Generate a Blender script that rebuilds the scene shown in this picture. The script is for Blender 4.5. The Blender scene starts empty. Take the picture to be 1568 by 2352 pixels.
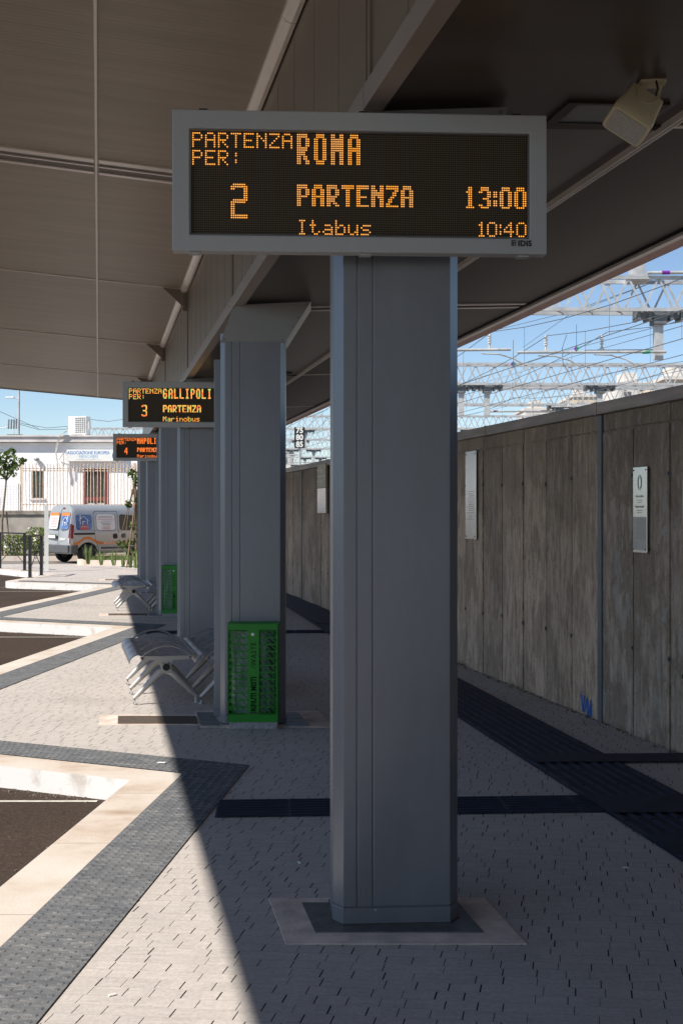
import bpy, math, random
from math import sin, cos, pi, sqrt, radians, atan2
from mathutils import Vector, Matrix, noise as mnoise

random.seed(7)
S = bpy.context.scene
COL = S.collection

# ------------------------------------------------------------------ camera, sky, sun, exposure
EYE = 1.65
FPX = 2700.0                       # focal length in pixels of a 1568 x 2352 picture
cam_d = bpy.data.cameras.new("camera")
cam = bpy.data.objects.new("camera", cam_d)
COL.objects.link(cam)
cam.location = (0, 0, EYE)
cam.rotation_euler = (radians(90), 0, 0)
cam_d.sensor_width = 36.0
cam_d.lens = 36.0 * FPX / 2352.0
cam_d.shift_y = -3.0 / 2352.0
cam_d.clip_start = 0.1
cam_d.clip_end = 3000
S.camera = cam

SUN_DIR = Vector((0.80, 0.60, 0)).normalized()      # the way shadows fall on the ground
SUN_EL = radians(48)
W = bpy.data.worlds.new("World")
S.world = W
W.use_nodes = True
nt = W.node_tree
bg = nt.nodes["Background"]
sky = nt.nodes.new("ShaderNodeTexSky")
sky.sky_type = 'NISHITA'
sky.sun_disc = False
sky.sun_elevation = SUN_EL
sky.sun_rotation = atan2(-SUN_DIR.x, -SUN_DIR.y)
sky.air_density = 0.85
sky.dust_density = 0.15
sky.ozone_density = 2.4
nt.links.new(sky.outputs[0], bg.inputs[0])
bg.inputs[1].default_value = 0.106

sun_d = bpy.data.lights.new("sun", 'SUN')
sun_d.energy = 5.0
sun_d.angle = radians(0.55)
sun_d.color = (1.0, 0.95, 0.87)
sun = bpy.data.objects.new("sun", sun_d)
COL.objects.link(sun)
sun.location = (-20, -15, 30)
dv = Vector((SUN_DIR.x * cos(SUN_EL), SUN_DIR.y * cos(SUN_EL), -sin(SUN_EL)))
sun.rotation_euler = dv.to_track_quat('-Z', 'Y').to_euler()

S.view_settings.view_transform = 'Standard'
S.view_settings.look = 'None'
S.view_settings.exposure = 0.40
S.view_settings.gamma = 1.0
S.render.engine = 'CYCLES'
S.cycles.max_bounces = 8
S.cycles.diffuse_bounces = 5
S.cycles.glossy_bounces = 4
S.cycles.transmission_bounces = 4
S.cycles.use_denoising = True
S.cycles.sample_clamp_indirect = 6.0


# ------------------------------------------------------------------ helpers
def G(x, y, z=0.0):
    """ground point (height z) that the measured picture point x, y belongs to"""
    Y = (EYE - z) * FPX / (y - 1173.0)
    return Vector(((x - 784.0) / FPX * Y, Y, z))


def U(x, y, Y):
    return Vector(((x - 784.0) / FPX * Y, Y, EYE - (y - 1173.0) / FPX * Y))


def wmat(o):
    m = o.matrix_basis.copy()
    return wmat(o.parent) @ m if o.parent else m


class MB:
    def __init__(self, xf=None):
        self.v, self.f, self.m = [], [], []
        self.xf = xf

    def add(self, vs, fs, mi=0):
        b = len(self.v)
        for p in vs:
            p = Vector(p)
            self.v.append(self.xf @ p if self.xf is not None else p)
        for f in fs:
            self.f.append([b + i for i in f])
            self.m.append(mi)
        return self

    def box(self, x0, x1, y0, y1, z0, z1, mi=0, M=None):
        vs = [Vector((x, y, z)) for z in (z0, z1) for y in (y0, y1) for x in (x0, x1)]
        if M is not None:
            vs = [M @ p for p in vs]
        return self.add(vs, [(0, 2, 3, 1), (4, 5, 7, 6), (0, 1, 5, 4), (2, 6, 7, 3), (0, 4, 6, 2), (1, 3, 7, 5)], mi)

    def hexa(self, a, b, mi=0):
        """a: 4 points of one end, b: 4 matching points of the other"""
        return self.add(list(a) + list(b), [(3, 2, 1, 0), (4, 5, 6, 7), (0, 1, 5, 4), (1, 2, 6, 5), (2, 3, 7, 6), (3, 0, 4, 7)], mi)

    def prism(self, poly, z0, z1, mi=0, side=None, bottom=True):
        n = len(poly)
        area = sum(poly[i][0] * poly[(i + 1) % n][1] - poly[(i + 1) % n][0] * poly[i][1] for i in range(n))
        if area < 0:
            poly = poly[::-1]
        vs = [(p[0], p[1], z0) for p in poly] + [(p[0], p[1], z1) for p in poly]
        self.add(vs, [tuple(range(n, 2 * n))] + ([tuple(range(n - 1, -1, -1))] if bottom else []), mi)
        b = len(self.v) - 2 * n
        for i in range(n):
            j = (i + 1) % n
            self.f.append([b + i, b + j, b + n + j, b + n + i])
            self.m.append(mi if side is None else side)
        return self

    def extr(self, poly3, d, mi=0):
        """a flat 3-D outline pushed along d"""
        n = len(poly3)
        d = Vector(d)
        vs = [Vector(p) for p in poly3] + [Vector(p) + d for p in poly3]
        fs = [tuple(range(n - 1, -1, -1)), tuple(range(n, 2 * n))]
        fs += [(i, (i + 1) % n, n + (i + 1) % n, n + i) for i in range(n)]
        return self.add(vs, fs, mi)

    def tube(self, pts, r, n=6, mi=0, r1=None, caps=True):
        pts = [Vector(p) for p in pts]
        k = len(pts)
        rings = []
        up = Vector((0, 0, 1))
        for i, p in enumerate(pts):
            t = (pts[min(i + 1, k - 1)] - pts[max(i - 1, 0)]).normalized()
            ref = up if abs(t.dot(up)) < 0.95 else Vector((1, 0, 0))
            a = t.cross(ref).normalized()
            b = a.cross(t).normalized()
            rr = r if r1 is None else r + (r1 - r) * i / max(1, k - 1)
            if isinstance(r, (list, tuple)):
                rr = r[i]
            rings.append([p + a * (rr * cos(2 * pi * j / n)) + b * (rr * sin(2 * pi * j / n)) for j in range(n)])
        vs = [q for ring in rings for q in ring]
        fs = []
        for i in range(k - 1):
            for j in range(n):
                j2 = (j + 1) % n
                fs.append((i * n + j, i * n + j2, (i + 1) * n + j2, (i + 1) * n + j))
        if caps:
            fs.append(tuple(range(n - 1, -1, -1)))
            fs.append(tuple((k - 1) * n + j for j in range(n)))
        return self.add(vs, fs, mi)

    def bar(self, a, b, w, h, mi=0, up=(0, 0, 1)):
        a, b = Vector(a), Vector(b)
        t = (b - a).normalized()
        u = Vector(up)
        if abs(t.dot(u)) > 0.98:
            u = Vector((1, 0, 0))
        s = t.cross(u).normalized() * (w / 2)
        u = s.cross(t).normalized() * (h / 2)
        return self.hexa([a - s - u, a + s - u, a + s + u, a - s + u], [b - s - u, b + s - u, b + s + u, b - s + u], mi)

    def disc(self, c, nrm, r, n=12, mi=0, d=0.0):
        c, nrm = Vector(c), Vector(nrm).normalized()
        ref = Vector((0, 0, 1)) if abs(nrm.z) < 0.9 else Vector((1, 0, 0))
        a = nrm.cross(ref).normalized()
        b = nrm.cross(a).normalized()
        ps = [c + a * (r * cos(2 * pi * j / n)) + b * (r * sin(2 * pi * j / n)) for j in range(n)]
        if d:
            return self.extr(ps, nrm * d, mi)
        return self.add(ps, [tuple(range(n))], mi)

    def ball(self, c, rx, ry, rz, n=10, k=6, mi=0):
        c = Vector(c)
        vs, fs = [], []
        for i in range(k + 1):
            th = pi * i / k
            for j in range(n):
                ph = 2 * pi * j / n
                vs.append(c + Vector((rx * sin(th) * cos(ph), ry * sin(th) * sin(ph), rz * cos(th))))
        for i in range(k):
            for j in range(n):
                fs.append((i * n + j, (i + 1) * n + j, (i + 1) * n + (j + 1) % n, i * n + (j + 1) % n))
        return self.add(vs, fs, mi)

    def build(self, name, mats, parent=None, smooth=None, world=False, bevel=0.0):
        me = bpy.data.meshes.new(name)
        vs = self.v
        if world and parent is not None:
            inv = wmat(parent).inverted()
            vs = [inv @ p for p in vs]
        me.from_pydata([tuple(p) for p in vs], [], self.f)
        if not isinstance(mats, (list, tuple)):
            mats = [mats]
        for q in mats:
            me.materials.append(q)
        for p, i in zip(me.polygons, self.m):
            p.material_index = i
        me.update()
        if smooth is not None:
            me.shade_smooth()
            me.set_sharp_from_angle(angle=radians(smooth))
        o = bpy.data.objects.new(name, me)
        COL.objects.link(o)
        if parent is not None:
            o.parent = parent
        if bevel:
            b = o.modifiers.new("edge", 'BEVEL')
            b.width = bevel
            b.segments = 2
            b.limit_method = 'ANGLE'
            b.angle_limit = radians(40)
        return o


def pieces(mb, name, mats, parent, world=False, bevel=0.0, smooth=None):
    """every loose piece of mb becomes a part of its own"""
    p = list(range(len(mb.v)))

    def find(i):
        while p[i] != i:
            p[i] = p[p[i]]
            i = p[i]
        return i
    for f in mb.f:
        a = find(f[0])
        for i in f[1:]:
            p[find(i)] = a
    grp = {}
    for f, m in zip(mb.f, mb.m):
        grp.setdefault(find(f[0]), []).append((f, m))
    for g in grp.values():
        idx = sorted({i for f, _ in g for i in f})
        mp = {i: k for k, i in enumerate(idx)}
        q = MB()
        q.v = [mb.v[i] for i in idx]
        q.f = [[mp[i] for i in f] for f, _ in g]
        q.m = [m for _, m in g]
        q.build(name, mats, parent, smooth, world, bevel)


def tag(o, label, cat, group=None, kind='thing'):
    o['label'] = label
    o['category'] = cat
    o['kind'] = kind
    if group:
        o['group'] = group
    return o


def empty(name, loc, rotz=0.0, label=None, cat=None, group=None):
    o = bpy.data.objects.new(name, None)
    COL.objects.link(o)
    o.location = loc
    o.rotation_euler = (0, 0, rotz)
    o.empty_display_size = 0.1
    if label:
        tag(o, label, cat, group)
    return o


def struct(o, kind='structure'):
    o['kind'] = kind
    return o


def dup(root, loc, rotz=None, label=None):
    r = root.copy()
    COL.objects.link(r)
    r.location = loc
    if rotz is not None:
        r.rotation_euler = (0, 0, rotz)
    if label:
        r['label'] = label
    for ch in list(root.children):
        c = ch.copy()
        COL.objects.link(c)
        c.parent = r
        for g in list(ch.children):
            d = g.copy()
            COL.objects.link(d)
            d.parent = c
    return r


def text_mesh(body, size, bold=0.0, align='LEFT', spacing=1.0):
    cu = bpy.data.curves.new("lettering", 'FONT')
    cu.body = body
    cu.size = size
    cu.align_x = align
    cu.offset = bold
    cu.space_character = spacing
    cu.resolution_u = 3
    o = bpy.data.objects.new("lettering", cu)
    COL.objects.link(o)
    dg = bpy.context.evaluated_depsgraph_get()
    me = bpy.data.meshes.new_from_object(o.evaluated_get(dg))
    bpy.data.objects.remove(o)
    bpy.data.curves.remove(cu)
    return me


RX90 = Matrix.Rotation(radians(90), 4, 'X')


def text(mb, body, size, M, mi=0, bold=0.0, align='LEFT', spacing=1.0, sx=1.0):
    me = text_mesh(body, size, bold, align, spacing)
    mb.add([M @ Vector((v.co.x * sx, v.co.y, v.co.z)) for v in me.vertices], [tuple(p.vertices) for p in me.polygons], mi)
    bpy.data.meshes.remove(me)


def rrect(x0, x1, z0, z1, r, n=4):
    ps = []
    for cx, cz, a0 in ((x1 - r, z1 - r, 0), (x0 + r, z1 - r, 90), (x0 + r, z0 + r, 180), (x1 - r, z0 + r, 270)):
        for i in range(n + 1):
            a = radians(a0 + 90 * i / n)
            ps.append((cx + r * cos(a), cz + r * sin(a)))
    return ps


# ------------------------------------------------------------------ materials
class NT:
    def __init__(self, name):
        self.mat = bpy.data.materials.new(name)
        self.mat.use_nodes = True
        self.t = self.mat.node_tree
        self.b = self.t.nodes["Principled BSDF"]

    def n(self, typ, **kw):
        x = self.t.nodes.new(typ)
        for k, v in kw.items():
            setattr(x, k, v)
        return x

    def l(self, a, b):
        self.t.links.new(a, b)

    def val(self, sock, v):
        if hasattr(v, 'is_output') or isinstance(v, bpy.types.NodeSocket):
            self.l(v, sock)
        else:
            sock.default_value = v

    def math(self, op, a, b=0.0, c=None):
        x = self.n("ShaderNodeMath", operation=op)
        self.val(x.inputs[0], a)
        self.val(x.inputs[1], b)
        if c is not None:
            self.val(x.inputs[2], c)
        return x.outputs[0]

    def coord(self, scale=(1, 1, 1), rot=(0, 0, 0), kind='Object'):
        tc = self.n("ShaderNodeTexCoord")
        mp = self.n("ShaderNodeMapping")
        mp.inputs['Rotation'].default_value = rot
        mp.inputs['Scale'].default_value = scale
        self.l(tc.outputs[kind], mp.inputs['Vector'])
        return mp.outputs[0]

    def noise(self, vec, scale, detail=4, rough=0.55):
        x = self.n("ShaderNodeTexNoise")
        self.l(vec, x.inputs['Vector'])
        x.inputs['Scale'].default_value = scale
        x.inputs['Detail'].default_value = detail
        x.inputs['Roughness'].default_value = rough
        return x.outputs['Fac']

    def ramp(self, fac, stops):
        x = self.n("ShaderNodeValToRGB")
        e = x.color_ramp.elements
        while len(e) < len(stops):
            e.new(0.5)
        for i, (p, c) in enumerate(stops):
            e[i].position = p
            if not isinstance(c, (tuple, list)):
                c = (c, c, c)
            e[i].color = (c[0], c[1], c[2], 1)
        self.l(fac, x.inputs[0])
        return x.outputs[0]

    def mix(self, fac, a, b, mode='MIX'):
        x = self.n("ShaderNodeMix", data_type='RGBA', blend_type=mode)
        self.val(x.inputs[0], fac)
        for s, v in ((x.inputs[6], a), (x.inputs[7], b)):
            if isinstance(v, (tuple, list)):
                s.default_value = (v[0], v[1], v[2], 1)
            else:
                self.l(v, s)
        return x.outputs[2]

    def bump(self, h, strength=0.3, dist=0.01):
        x = self.n("ShaderNodeBump")
        x.inputs['Strength'].default_value = strength
        x.inputs['Distance'].default_value = dist
        self.l(h, x.inputs['Height'])
        self.l(x.outputs[0], self.b.inputs['Normal'])

    def set(self, col=None, rough=None, metal=None, spec=None):
        for k, v in (('Base Color', col), ('Roughness', rough), ('Metallic', metal), ('Specular IOR Level', spec)):
            if v is None:
                continue
            s = self.b.inputs[k]
            if isinstance(v, bpy.types.NodeSocket):
                self.l(v, s)
            elif isinstance(v, (tuple, list)):
                s.default_value = (v[0], v[1], v[2], 1)
            else:
                s.default_value = v
        return self.mat


def simple(name, col, rough=0.5, metal=0.0, spec=0.5, var=0.12, scale=6.0, bump=0.0, bscale=60.0, stretch=(1, 1, 1)):
    t = NT(name)
    v = t.coord(stretch)
    f = t.noise(v, scale, 5)
    lo = tuple(max(0, c * (1 - var)) for c in col)
    hi = tuple(min(1, c * (1 + var)) for c in col)
    c = t.ramp(f, [(0.3, lo), (0.7, hi)])
    if bump:
        t.bump(t.noise(v, bscale, 3), bump, 0.01)
    return t.set(c, rough, metal, spec)


def paving_mat():
    t = NT("concrete_pavers")
    v = t.coord(rot=(0, 0, radians(5.65)))
    sx = t.n("ShaderNodeSeparateXYZ")
    t.l(v, sx.inputs[0])
    row = t.math('DIVIDE', sx.outputs[1], 0.075)
    ri = t.math('FLOOR', row)
    rf = t.math('FRACT', row)
    wn = t.n("ShaderNodeTexWhiteNoise", noise_dimensions='1D')
    t.l(ri, wn.inputs['W'])
    uu = t.math('ADD', t.math('DIVIDE', sx.outputs[0], 0.108), t.math('MULTIPLY', wn.outputs['Value'], 17.3))
    # uneven lengths: shift every joint a little
    ci = t.math('FLOOR', uu)
    cv = t.n("ShaderNodeCombineXYZ")
    t.l(ci, cv.inputs[0]); t.l(ri, cv.inputs[1])
    wj = t.n("ShaderNodeTexWhiteNoise", noise_dimensions='2D')
    t.l(cv.outputs[0], wj.inputs['Vector'])
    off = t.math('MULTIPLY', t.math('SUBTRACT', wj.outputs['Value'], 0.5), 0.34)
    fr = t.math('ADD', t.math('SUBTRACT', t.math('FRACT', uu), 0.5), off)
    slant = t.math('MULTIPLY', t.math('SUBTRACT', rf, 0.5), 0.07)
    d = t.math('ABSOLUTE', t.math('SUBTRACT', fr, slant))
    sep = t.n("ShaderNodeSeparateColor")
    t.l(wj.outputs['Color'], sep.inputs[0])
    wid = t.math('MULTIPLY_ADD', sep.outputs[1], 0.020, 0.008)
    joint = t.math('LESS_THAN', d, wid)
    keep = t.math('GREATER_THAN', sep.outputs[0], 0.14)
    rr = t.math('MULTIPLY', t.math('GREATER_THAN', rf, 0.06), t.math('LESS_THAN', rf, 0.94))
    joint = t.math('MULTIPLY', t.math('MULTIPLY', joint, keep), rr)
    hj = t.math('MULTIPLY', t.math('LESS_THAN', rf, 0.06), 0.22)
    wv = t.coord()
    n1 = t.noise(wv, 0.9, 5, 0.6)
    n2 = t.noise(wv, 55, 4, 0.7)
    n3 = t.noise(t.coord((1.2, 9, 1), (0, 0, radians(5.65))), 4.0, 4, 0.6)
    c = t.ramp(n1, [(0.3, (0.46, 0.395, 0.343)), (0.7, (0.56, 0.485, 0.42))])
    c = t.mix(0.55, c, t.ramp(n3, [(0.3, (0.40, 0.345, 0.305)), (0.7, (0.59, 0.51, 0.45))]))
    c = t.mix(0.30, c, t.ramp(n2, [(0.35, 0.28), (0.65, 0.60)]))
    gum = t.n("ShaderNodeTexVoronoi")
    t.l(t.coord((1, 1.15, 1)), gum.inputs['Vector'])
    gum.inputs['Scale'].default_value = 2.3
    gs = t.n("ShaderNodeSeparateColor")
    t.l(gum.outputs['Color'], gs.inputs[0])
    gm = t.math('MULTIPLY', t.math('LESS_THAN', gum.outputs['Distance'], t.math('MULTIPLY_ADD', gs.outputs[1], 0.035, 0.012)), t.math('GREATER_THAN', gs.outputs[0], 0.62))
    c = t.mix(t.math('MULTIPLY', gm, 0.45), c, (0.16, 0.14, 0.12))
    stn = t.ramp(t.noise(t.coord((1, 1, 1)), 0.55, 6, 0.7), [(0.54, 0.0), (0.66, 0.30)])
    c = t.mix(stn, c, (0.27, 0.235, 0.205))
    tone = t.math('MULTIPLY_ADD', sep.outputs[2], 0.09, 0.95)
    c = t.mix(1.0, c, tone, 'MULTIPLY')
    c = t.mix(hj, c, (0.20, 0.18, 0.16))
    c = t.mix(joint, c, (0.012, 0.010, 0.009))
    h = t.math('SUBTRACT', t.math('MULTIPLY', n2, 0.25), t.math('ADD', joint, t.math('MULTIPLY', hj, 2.0)))
    t.bump(h, 0.35, 0.004)
    return t.set(c, 0.85, 0, 0.25)


def asphalt_mat():
    t = NT("asphalt")
    v = t.coord()
    a = t.noise(v, 0.6, 5)
    b = t.noise(v, 60, 5, 0.8)
    vo = t.n("ShaderNodeTexVoronoi")
    t.l(v, vo.inputs['Vector'])
    vo.inputs['Scale'].default_value = 14
    spk = t.math('LESS_THAN', vo.outputs['Distance'], 0.09)
    c = t.ramp(a, [(0.3, (0.040, 0.026, 0.019)), (0.7, (0.070, 0.048, 0.037))])
    c = t.mix(0.45, c, t.ramp(b, [(0.32, 0.008), (0.68, (0.135, 0.105, 0.087))]))
    c = t.mix(t.math('MULTIPLY', spk, 0.35), c, (0.24, 0.20, 0.17))
    t.bump(b, 0.8, 0.006)
    return t.set(c, 0.95, 0, 0.06)


def kerb_mat():
    t = NT("kerb_stone")
    v = t.coord()
    a = t.noise(v, 2.1, 5, 0.6)
    b = t.noise(v, 90, 3, 0.7)
    c = t.ramp(a, [(0.34, (0.50, 0.37, 0.27)), (0.46, (0.61, 0.505, 0.41)), (0.66, (0.68, 0.60, 0.515))])
    c = t.mix(0.2, c, t.ramp(b, [(0.3, 0.30), (0.7, 0.74)]))
    # a damp patch where something was spilt
    st = t.coord()
    sp = t.n("ShaderNodeVectorMath", operation='DISTANCE')
    mp = t.n("ShaderNodeMapping")
    mp.inputs['Scale'].default_value = (1.0, 2.6, 1.0)
    t.l(st, mp.inputs['Vector'])
    t.l(mp.outputs[0], sp.inputs[0])
    sp.inputs[1].default_value = (-1.20, 6.42 * 2.6, 0)
    dd = t.math('ADD', sp.outputs['Value'], t.math('MULTIPLY', t.noise(st, 9, 4), 0.16))
    fac = t.ramp(dd, [(0.12, 0.70), (0.30, 0.0)])
    c = t.mix(fac, c, (0.33, 0.22, 0.14))
    # joints between the stones
    sx = t.n("ShaderNodeSeparateXYZ")
    t.l(v, sx.inputs[0])
    j = t.math('LESS_THAN', t.math('FRACT', t.math('ADD', t.math('MULTIPLY', sx.outputs[1], 0.97), 0.35)), 0.011)
    c = t.mix(t.math('MULTIPLY', j, 0.6), c, (0.30, 0.24, 0.19))
    t.bump(b, 0.25, 0.004)
    return t.set(c, 0.75, 0, 0.3)


def kerb_paint_mat():
    t = NT("white_kerb_paint")
    v = t.coord()
    a = t.noise(v, 3.5, 6, 0.65)
    sc = t.noise(t.coord((6, 6, 30)), 2.5, 4, 0.7)
    c = t.ramp(a, [(0.36, (0.52, 0.46, 0.41)), (0.48, (0.70, 0.68, 0.66))])
    c = t.mix(t.ramp(sc, [(0.62, 0.0), (0.72, 0.5)]), c, (0.52, 0.45, 0.39))
    t.bump(sc, 0.2, 0.004)
    return t.set(c, 0.6, 0, 0.4)


def concrete_wall_mat():
    t = NT("board_marked_concrete")
    v = t.coord()
    sx = t.n("ShaderNodeSeparateXYZ")
    t.l(v, sx.inputs[0])
    along = t.math('DIVIDE', t.math('ADD', sx.outputs[1], -9.42), 0.5554)
    bi = t.math('FLOOR', along)
    bf = t.math('FRACT', along)
    wn = t.n("ShaderNodeTexWhiteNoise", noise_dimensions='1D')
    t.l(bi, wn.inputs['W'])
    # the streaks differ on each board
    cv = t.n("ShaderNodeCombineXYZ")
    t.l(t.math('MULTIPLY', wn.outputs['Value'], 40.0), cv.inputs[0])
    va = t.n("ShaderNodeVectorMath", operation='ADD')
    t.l(v, va.inputs[0]); t.l(cv.outputs[0], va.inputs[1])

    def nz(sc, vec_scale, detail=5, rough=0.6):
        mp = t.n("ShaderNodeMapping")
        mp.inputs['Scale'].default_value = vec_scale
        t.l(va.outputs[0], mp.inputs['Vector'])
        return t.noise(mp.outputs[0], sc, detail, rough)
    streak = nz(3.0, (1, 6.5, 1.15), 8, 0.76)
    blot = t.noise(t.coord((1, 1.3, 0.8)), 1.7, 7, 0.65)
    fine = nz(40, (1, 2.2, 0.5), 4, 0.7)
    pits = t.n("ShaderNodeTexVoronoi")
    mp = t.n("ShaderNodeMapping"); mp.inputs['Scale'].default_value = (1, 1, 0.6)
    t.l(va.outputs[0], mp.inputs['Vector']); t.l(mp.outputs[0], pits.inputs['Vector'])
    pits.inputs['Scale'].default_value = 26
    warm = t.ramp(streak, [(0.36, (0.27, 0.165, 0.10)), (0.50, (0.65, 0.46, 0.32)), (0.63, (0.80, 0.60, 0.44))])
    grey = t.ramp(streak, [(0.34, (0.25, 0.180, 0.125)), (0.53, (0.55, 0.415, 0.31)), (0.66, (0.76, 0.61, 0.48))])
    right = t.math('LESS_THAN', along, 0.0)
    c = t.mix(right, warm, grey)
    # darker weathered patches with hard edges
    pt = t.ramp(blot, [(0.49, 0.0), (0.53, 1.0)])
    c = t.mix(t.math('MULTIPLY', pt, t.math('MULTIPLY_ADD', right, 0.22, 0.40)), c, (0.24, 0.160, 0.105))
    # rain staining running down from the coping
    stk2 = t.noise(t.coord((1, 5, 0.35)), 3.0, 6, 0.7)
    zt = t.math('ADD', sx.outputs[2], t.math('MULTIPLY', t.math('SUBTRACT', stk2, 0.5), 2.6))
    topd = t.ramp(t.math('DIVIDE', zt, 3.0), [(0.50, 0.0), (0.80, 0.75)])
    c = t.mix(topd, c, (0.22, 0.158, 0.108))
    # pale lime runs
    lime = t.ramp(nz(2.2, (1, 1.6, 0.9), 5, 0.7), [(0.58, 0.0), (0.605, 0.75)])
    c = t.mix(t.math('MULTIPLY', lime, t.math('MULTIPLY_ADD', right, 0.6, 0.15)), c, (0.52, 0.47, 0.41))
    c = t.mix(1.0, c, t.math('MULTIPLY_ADD', wn.outputs['Value'], 0.34, 0.80), 'MULTIPLY')
    c = t.mix(0.25, c, t.ramp(fine, [(0.3, 0.08), (0.7, (0.55, 0.48, 0.41))]))
    pm = t.math('MULTIPLY', t.math('LESS_THAN', pits.outputs['Distance'], 0.13), t.math('GREATER_THAN', fine, 0.5))
    c = t.mix(t.math('MULTIPLY', pm, 0.8), c, (0.05, 0.042, 0.036))
    h = t.math('SUBTRACT', t.math('MULTIPLY_ADD', fine, 0.5, streak), pm)
    t.bump(h, 0.5, 0.008)
    return t.set(c, 0.88, 0, 0.2)


def ceiling_mat(name, col, rib=True, rough=0.45, spec=0.4):
    t = NT(name)
    v = t.coord()
    sx = t.n("ShaderNodeSeparateXYZ")
    t.l(v, sx.inputs[0])
    y = sx.outputs[1]
    wob = t.noise(v, 0.8, 3)
    f1 = t.math('FRACT', t.math('DIVIDE', y, 0.245))
    line = t.math('LESS_THAN', f1, 0.018)
    micro = t.math('SINE', t.math('MULTIPLY', y, 2 * pi / 0.049))
    n = t.noise(t.coord((1, 6, 1)), 1.2, 4)
    lo = tuple(c * 0.90 for c in col)
    hi = tuple(c * 1.08 for c in col)
    c = t.ramp(n, [(0.3, lo), (0.7, hi)])
    bi = t.n("ShaderNodeTexWhiteNoise", noise_dimensions='1D')
    t.l(t.math('FLOOR', t.math('DIVIDE', y, 0.245)), bi.inputs['W'])
    c = t.mix(1.0, c, t.math('MULTIPLY_ADD', bi.outputs['Value'], 0.06, 0.96), 'MULTIPLY')
    c = t.mix(t.math('MULTIPLY', line, 0.40), c, tuple(q * 0.25 for q in col))
    if rib:
        h = t.math('SUBTRACT', t.math('MULTIPLY', micro, 0.25), t.math('MULTIPLY', line, 1.5))
        h = t.math('ADD', h, wob)
        t.bump(h, 0.25, 0.004)
    return t.set(c, rough, 0, spec)


def metal_paint(name, col, rough=0.42, metal=0.35, var=0.05):
    t = NT(name)
    v = t.coord((1, 1, 0.35))
    a = t.noise(v, 2.5, 5, 0.6)
    b = t.noise(v, 160, 2, 0.6)
    sc = t.noise(t.coord((9, 9, 1.2)), 3, 5, 0.65)
    c = t.ramp(a, [(0.25, tuple(q * (1 - var) for q in col)), (0.75, tuple(q * (1 + var) for q in col))])
    c = t.mix(0.02, c, t.ramp(b, [(0.3, 0.05), (0.7, 0.6)]))
    c = t.mix(t.ramp(sc, [(0.60, 0.0), (0.78, 0.30)]), c, tuple(q * 1.5 for q in col))
    sc2 = t.noise(t.coord((26, 26, 2.2)), 2, 5, 0.75)
    c = t.mix(t.ramp(sc2, [(0.66, 0.0), (0.74, 0.28)]), c, tuple(q * 0.55 for q in col))
    r = t.ramp(a, [(0.2, rough - 0.07), (0.8, rough + 0.08)])
    return t.set(c, r, metal, 0.5)


def emit(name, col, strength):
    t = NT(name)
    t.b.inputs['Base Color'].default_value = (0.02, 0.01, 0.0, 1)
    t.b.inputs['Emission Color'].default_value = (*col, 1)
    t.b.inputs['Emission Strength'].default_value = strength
    return t.mat


def screen_mat():
    t = NT("unlit_matrix")
    v = t.coord()
    sx = t.n("ShaderNodeSeparateXYZ")
    t.l(v, sx.inputs[0])
    fx = t.math('SUBTRACT', t.math('FRACT', t.math('DIVIDE', sx.outputs[0], LEDX)), 0.5)
    fz = t.math('SUBTRACT', t.math('FRACT', t.math('DIVIDE', sx.outputs[2], LEDZ)), 0.5)
    r2 = t.math('ADD', t.math('MULTIPLY', fx, fx), t.math('MULTIPLY', fz, fz))
    dot = t.math('LESS_THAN', r2, 0.085)
    c = t.mix(dot, (0.030, 0.020, 0.012), (0.14, 0.108, 0.065))
    return t.set(c, 0.55, 0, 0.3)


def leaf_mat(name, a, b):
    t = NT(name)
    v = t.coord()
    c = t.ramp(t.noise(v, 5, 4), [(0.3, a), (0.7, b)])
    oi = t.n("ShaderNodeNewGeometry")
    c = t.mix(1.0, c, t.math('MULTIPLY_ADD', oi.outputs['Random Per Island'], 0.7, 0.65), 'MULTIPLY')
    m = t.set(c, 0.5, 0, 0.4)
    t.b.inputs['Transmission Weight'].default_value = 0.0
    tr = t.n("ShaderNodeBsdfTranslucent")
    mx = t.n("ShaderNodeMixShader")
    t.l(c, tr.inputs[0])
    mx.inputs[0].default_value = 0.3
    out = t.t.nodes["Material Output"]
    t.l(t.b.outputs[0], mx.inputs[1])
    t.l(tr.outputs[0], mx.inputs[2])
    t.l(mx.outputs[0], out.inputs[0])
    return m


LEDX, LEDZ = 1.299 / 160, 0.404 / 48
M = {}
M['paving'] = paving_mat()
M['asphalt'] = asphalt_mat()
M['kerb'] = kerb_mat()
M['kerb_paint'] = kerb_paint_mat()
M['road_paint'] = simple("road_paint", (0.52, 0.48, 0.42), 0.7, var=0.2, scale=25)
def tactile_mat(name, k):
    t = NT(name)
    v = t.coord()
    a = t.noise(v, 3.0, 5)
    b = t.noise(t.coord((0.5, 1.6, 1)), 15, 6, 0.85)
    c = t.ramp(b, [(0.30, tuple(q * k for q in (0.050, 0.056, 0.068))), (0.50, tuple(q * k for q in (0.140, 0.144, 0.152))), (0.66, tuple(q * k for q in (0.30, 0.29, 0.28)))])
    c = t.mix(0.35, c, t.ramp(a, [(0.3, (0.09, 0.095, 0.105)), (0.7, (0.19, 0.187, 0.182))]))
    t.bump(b, 0.6, 0.004)
    return t.set(c, 0.85, 0, 0.2)


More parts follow.
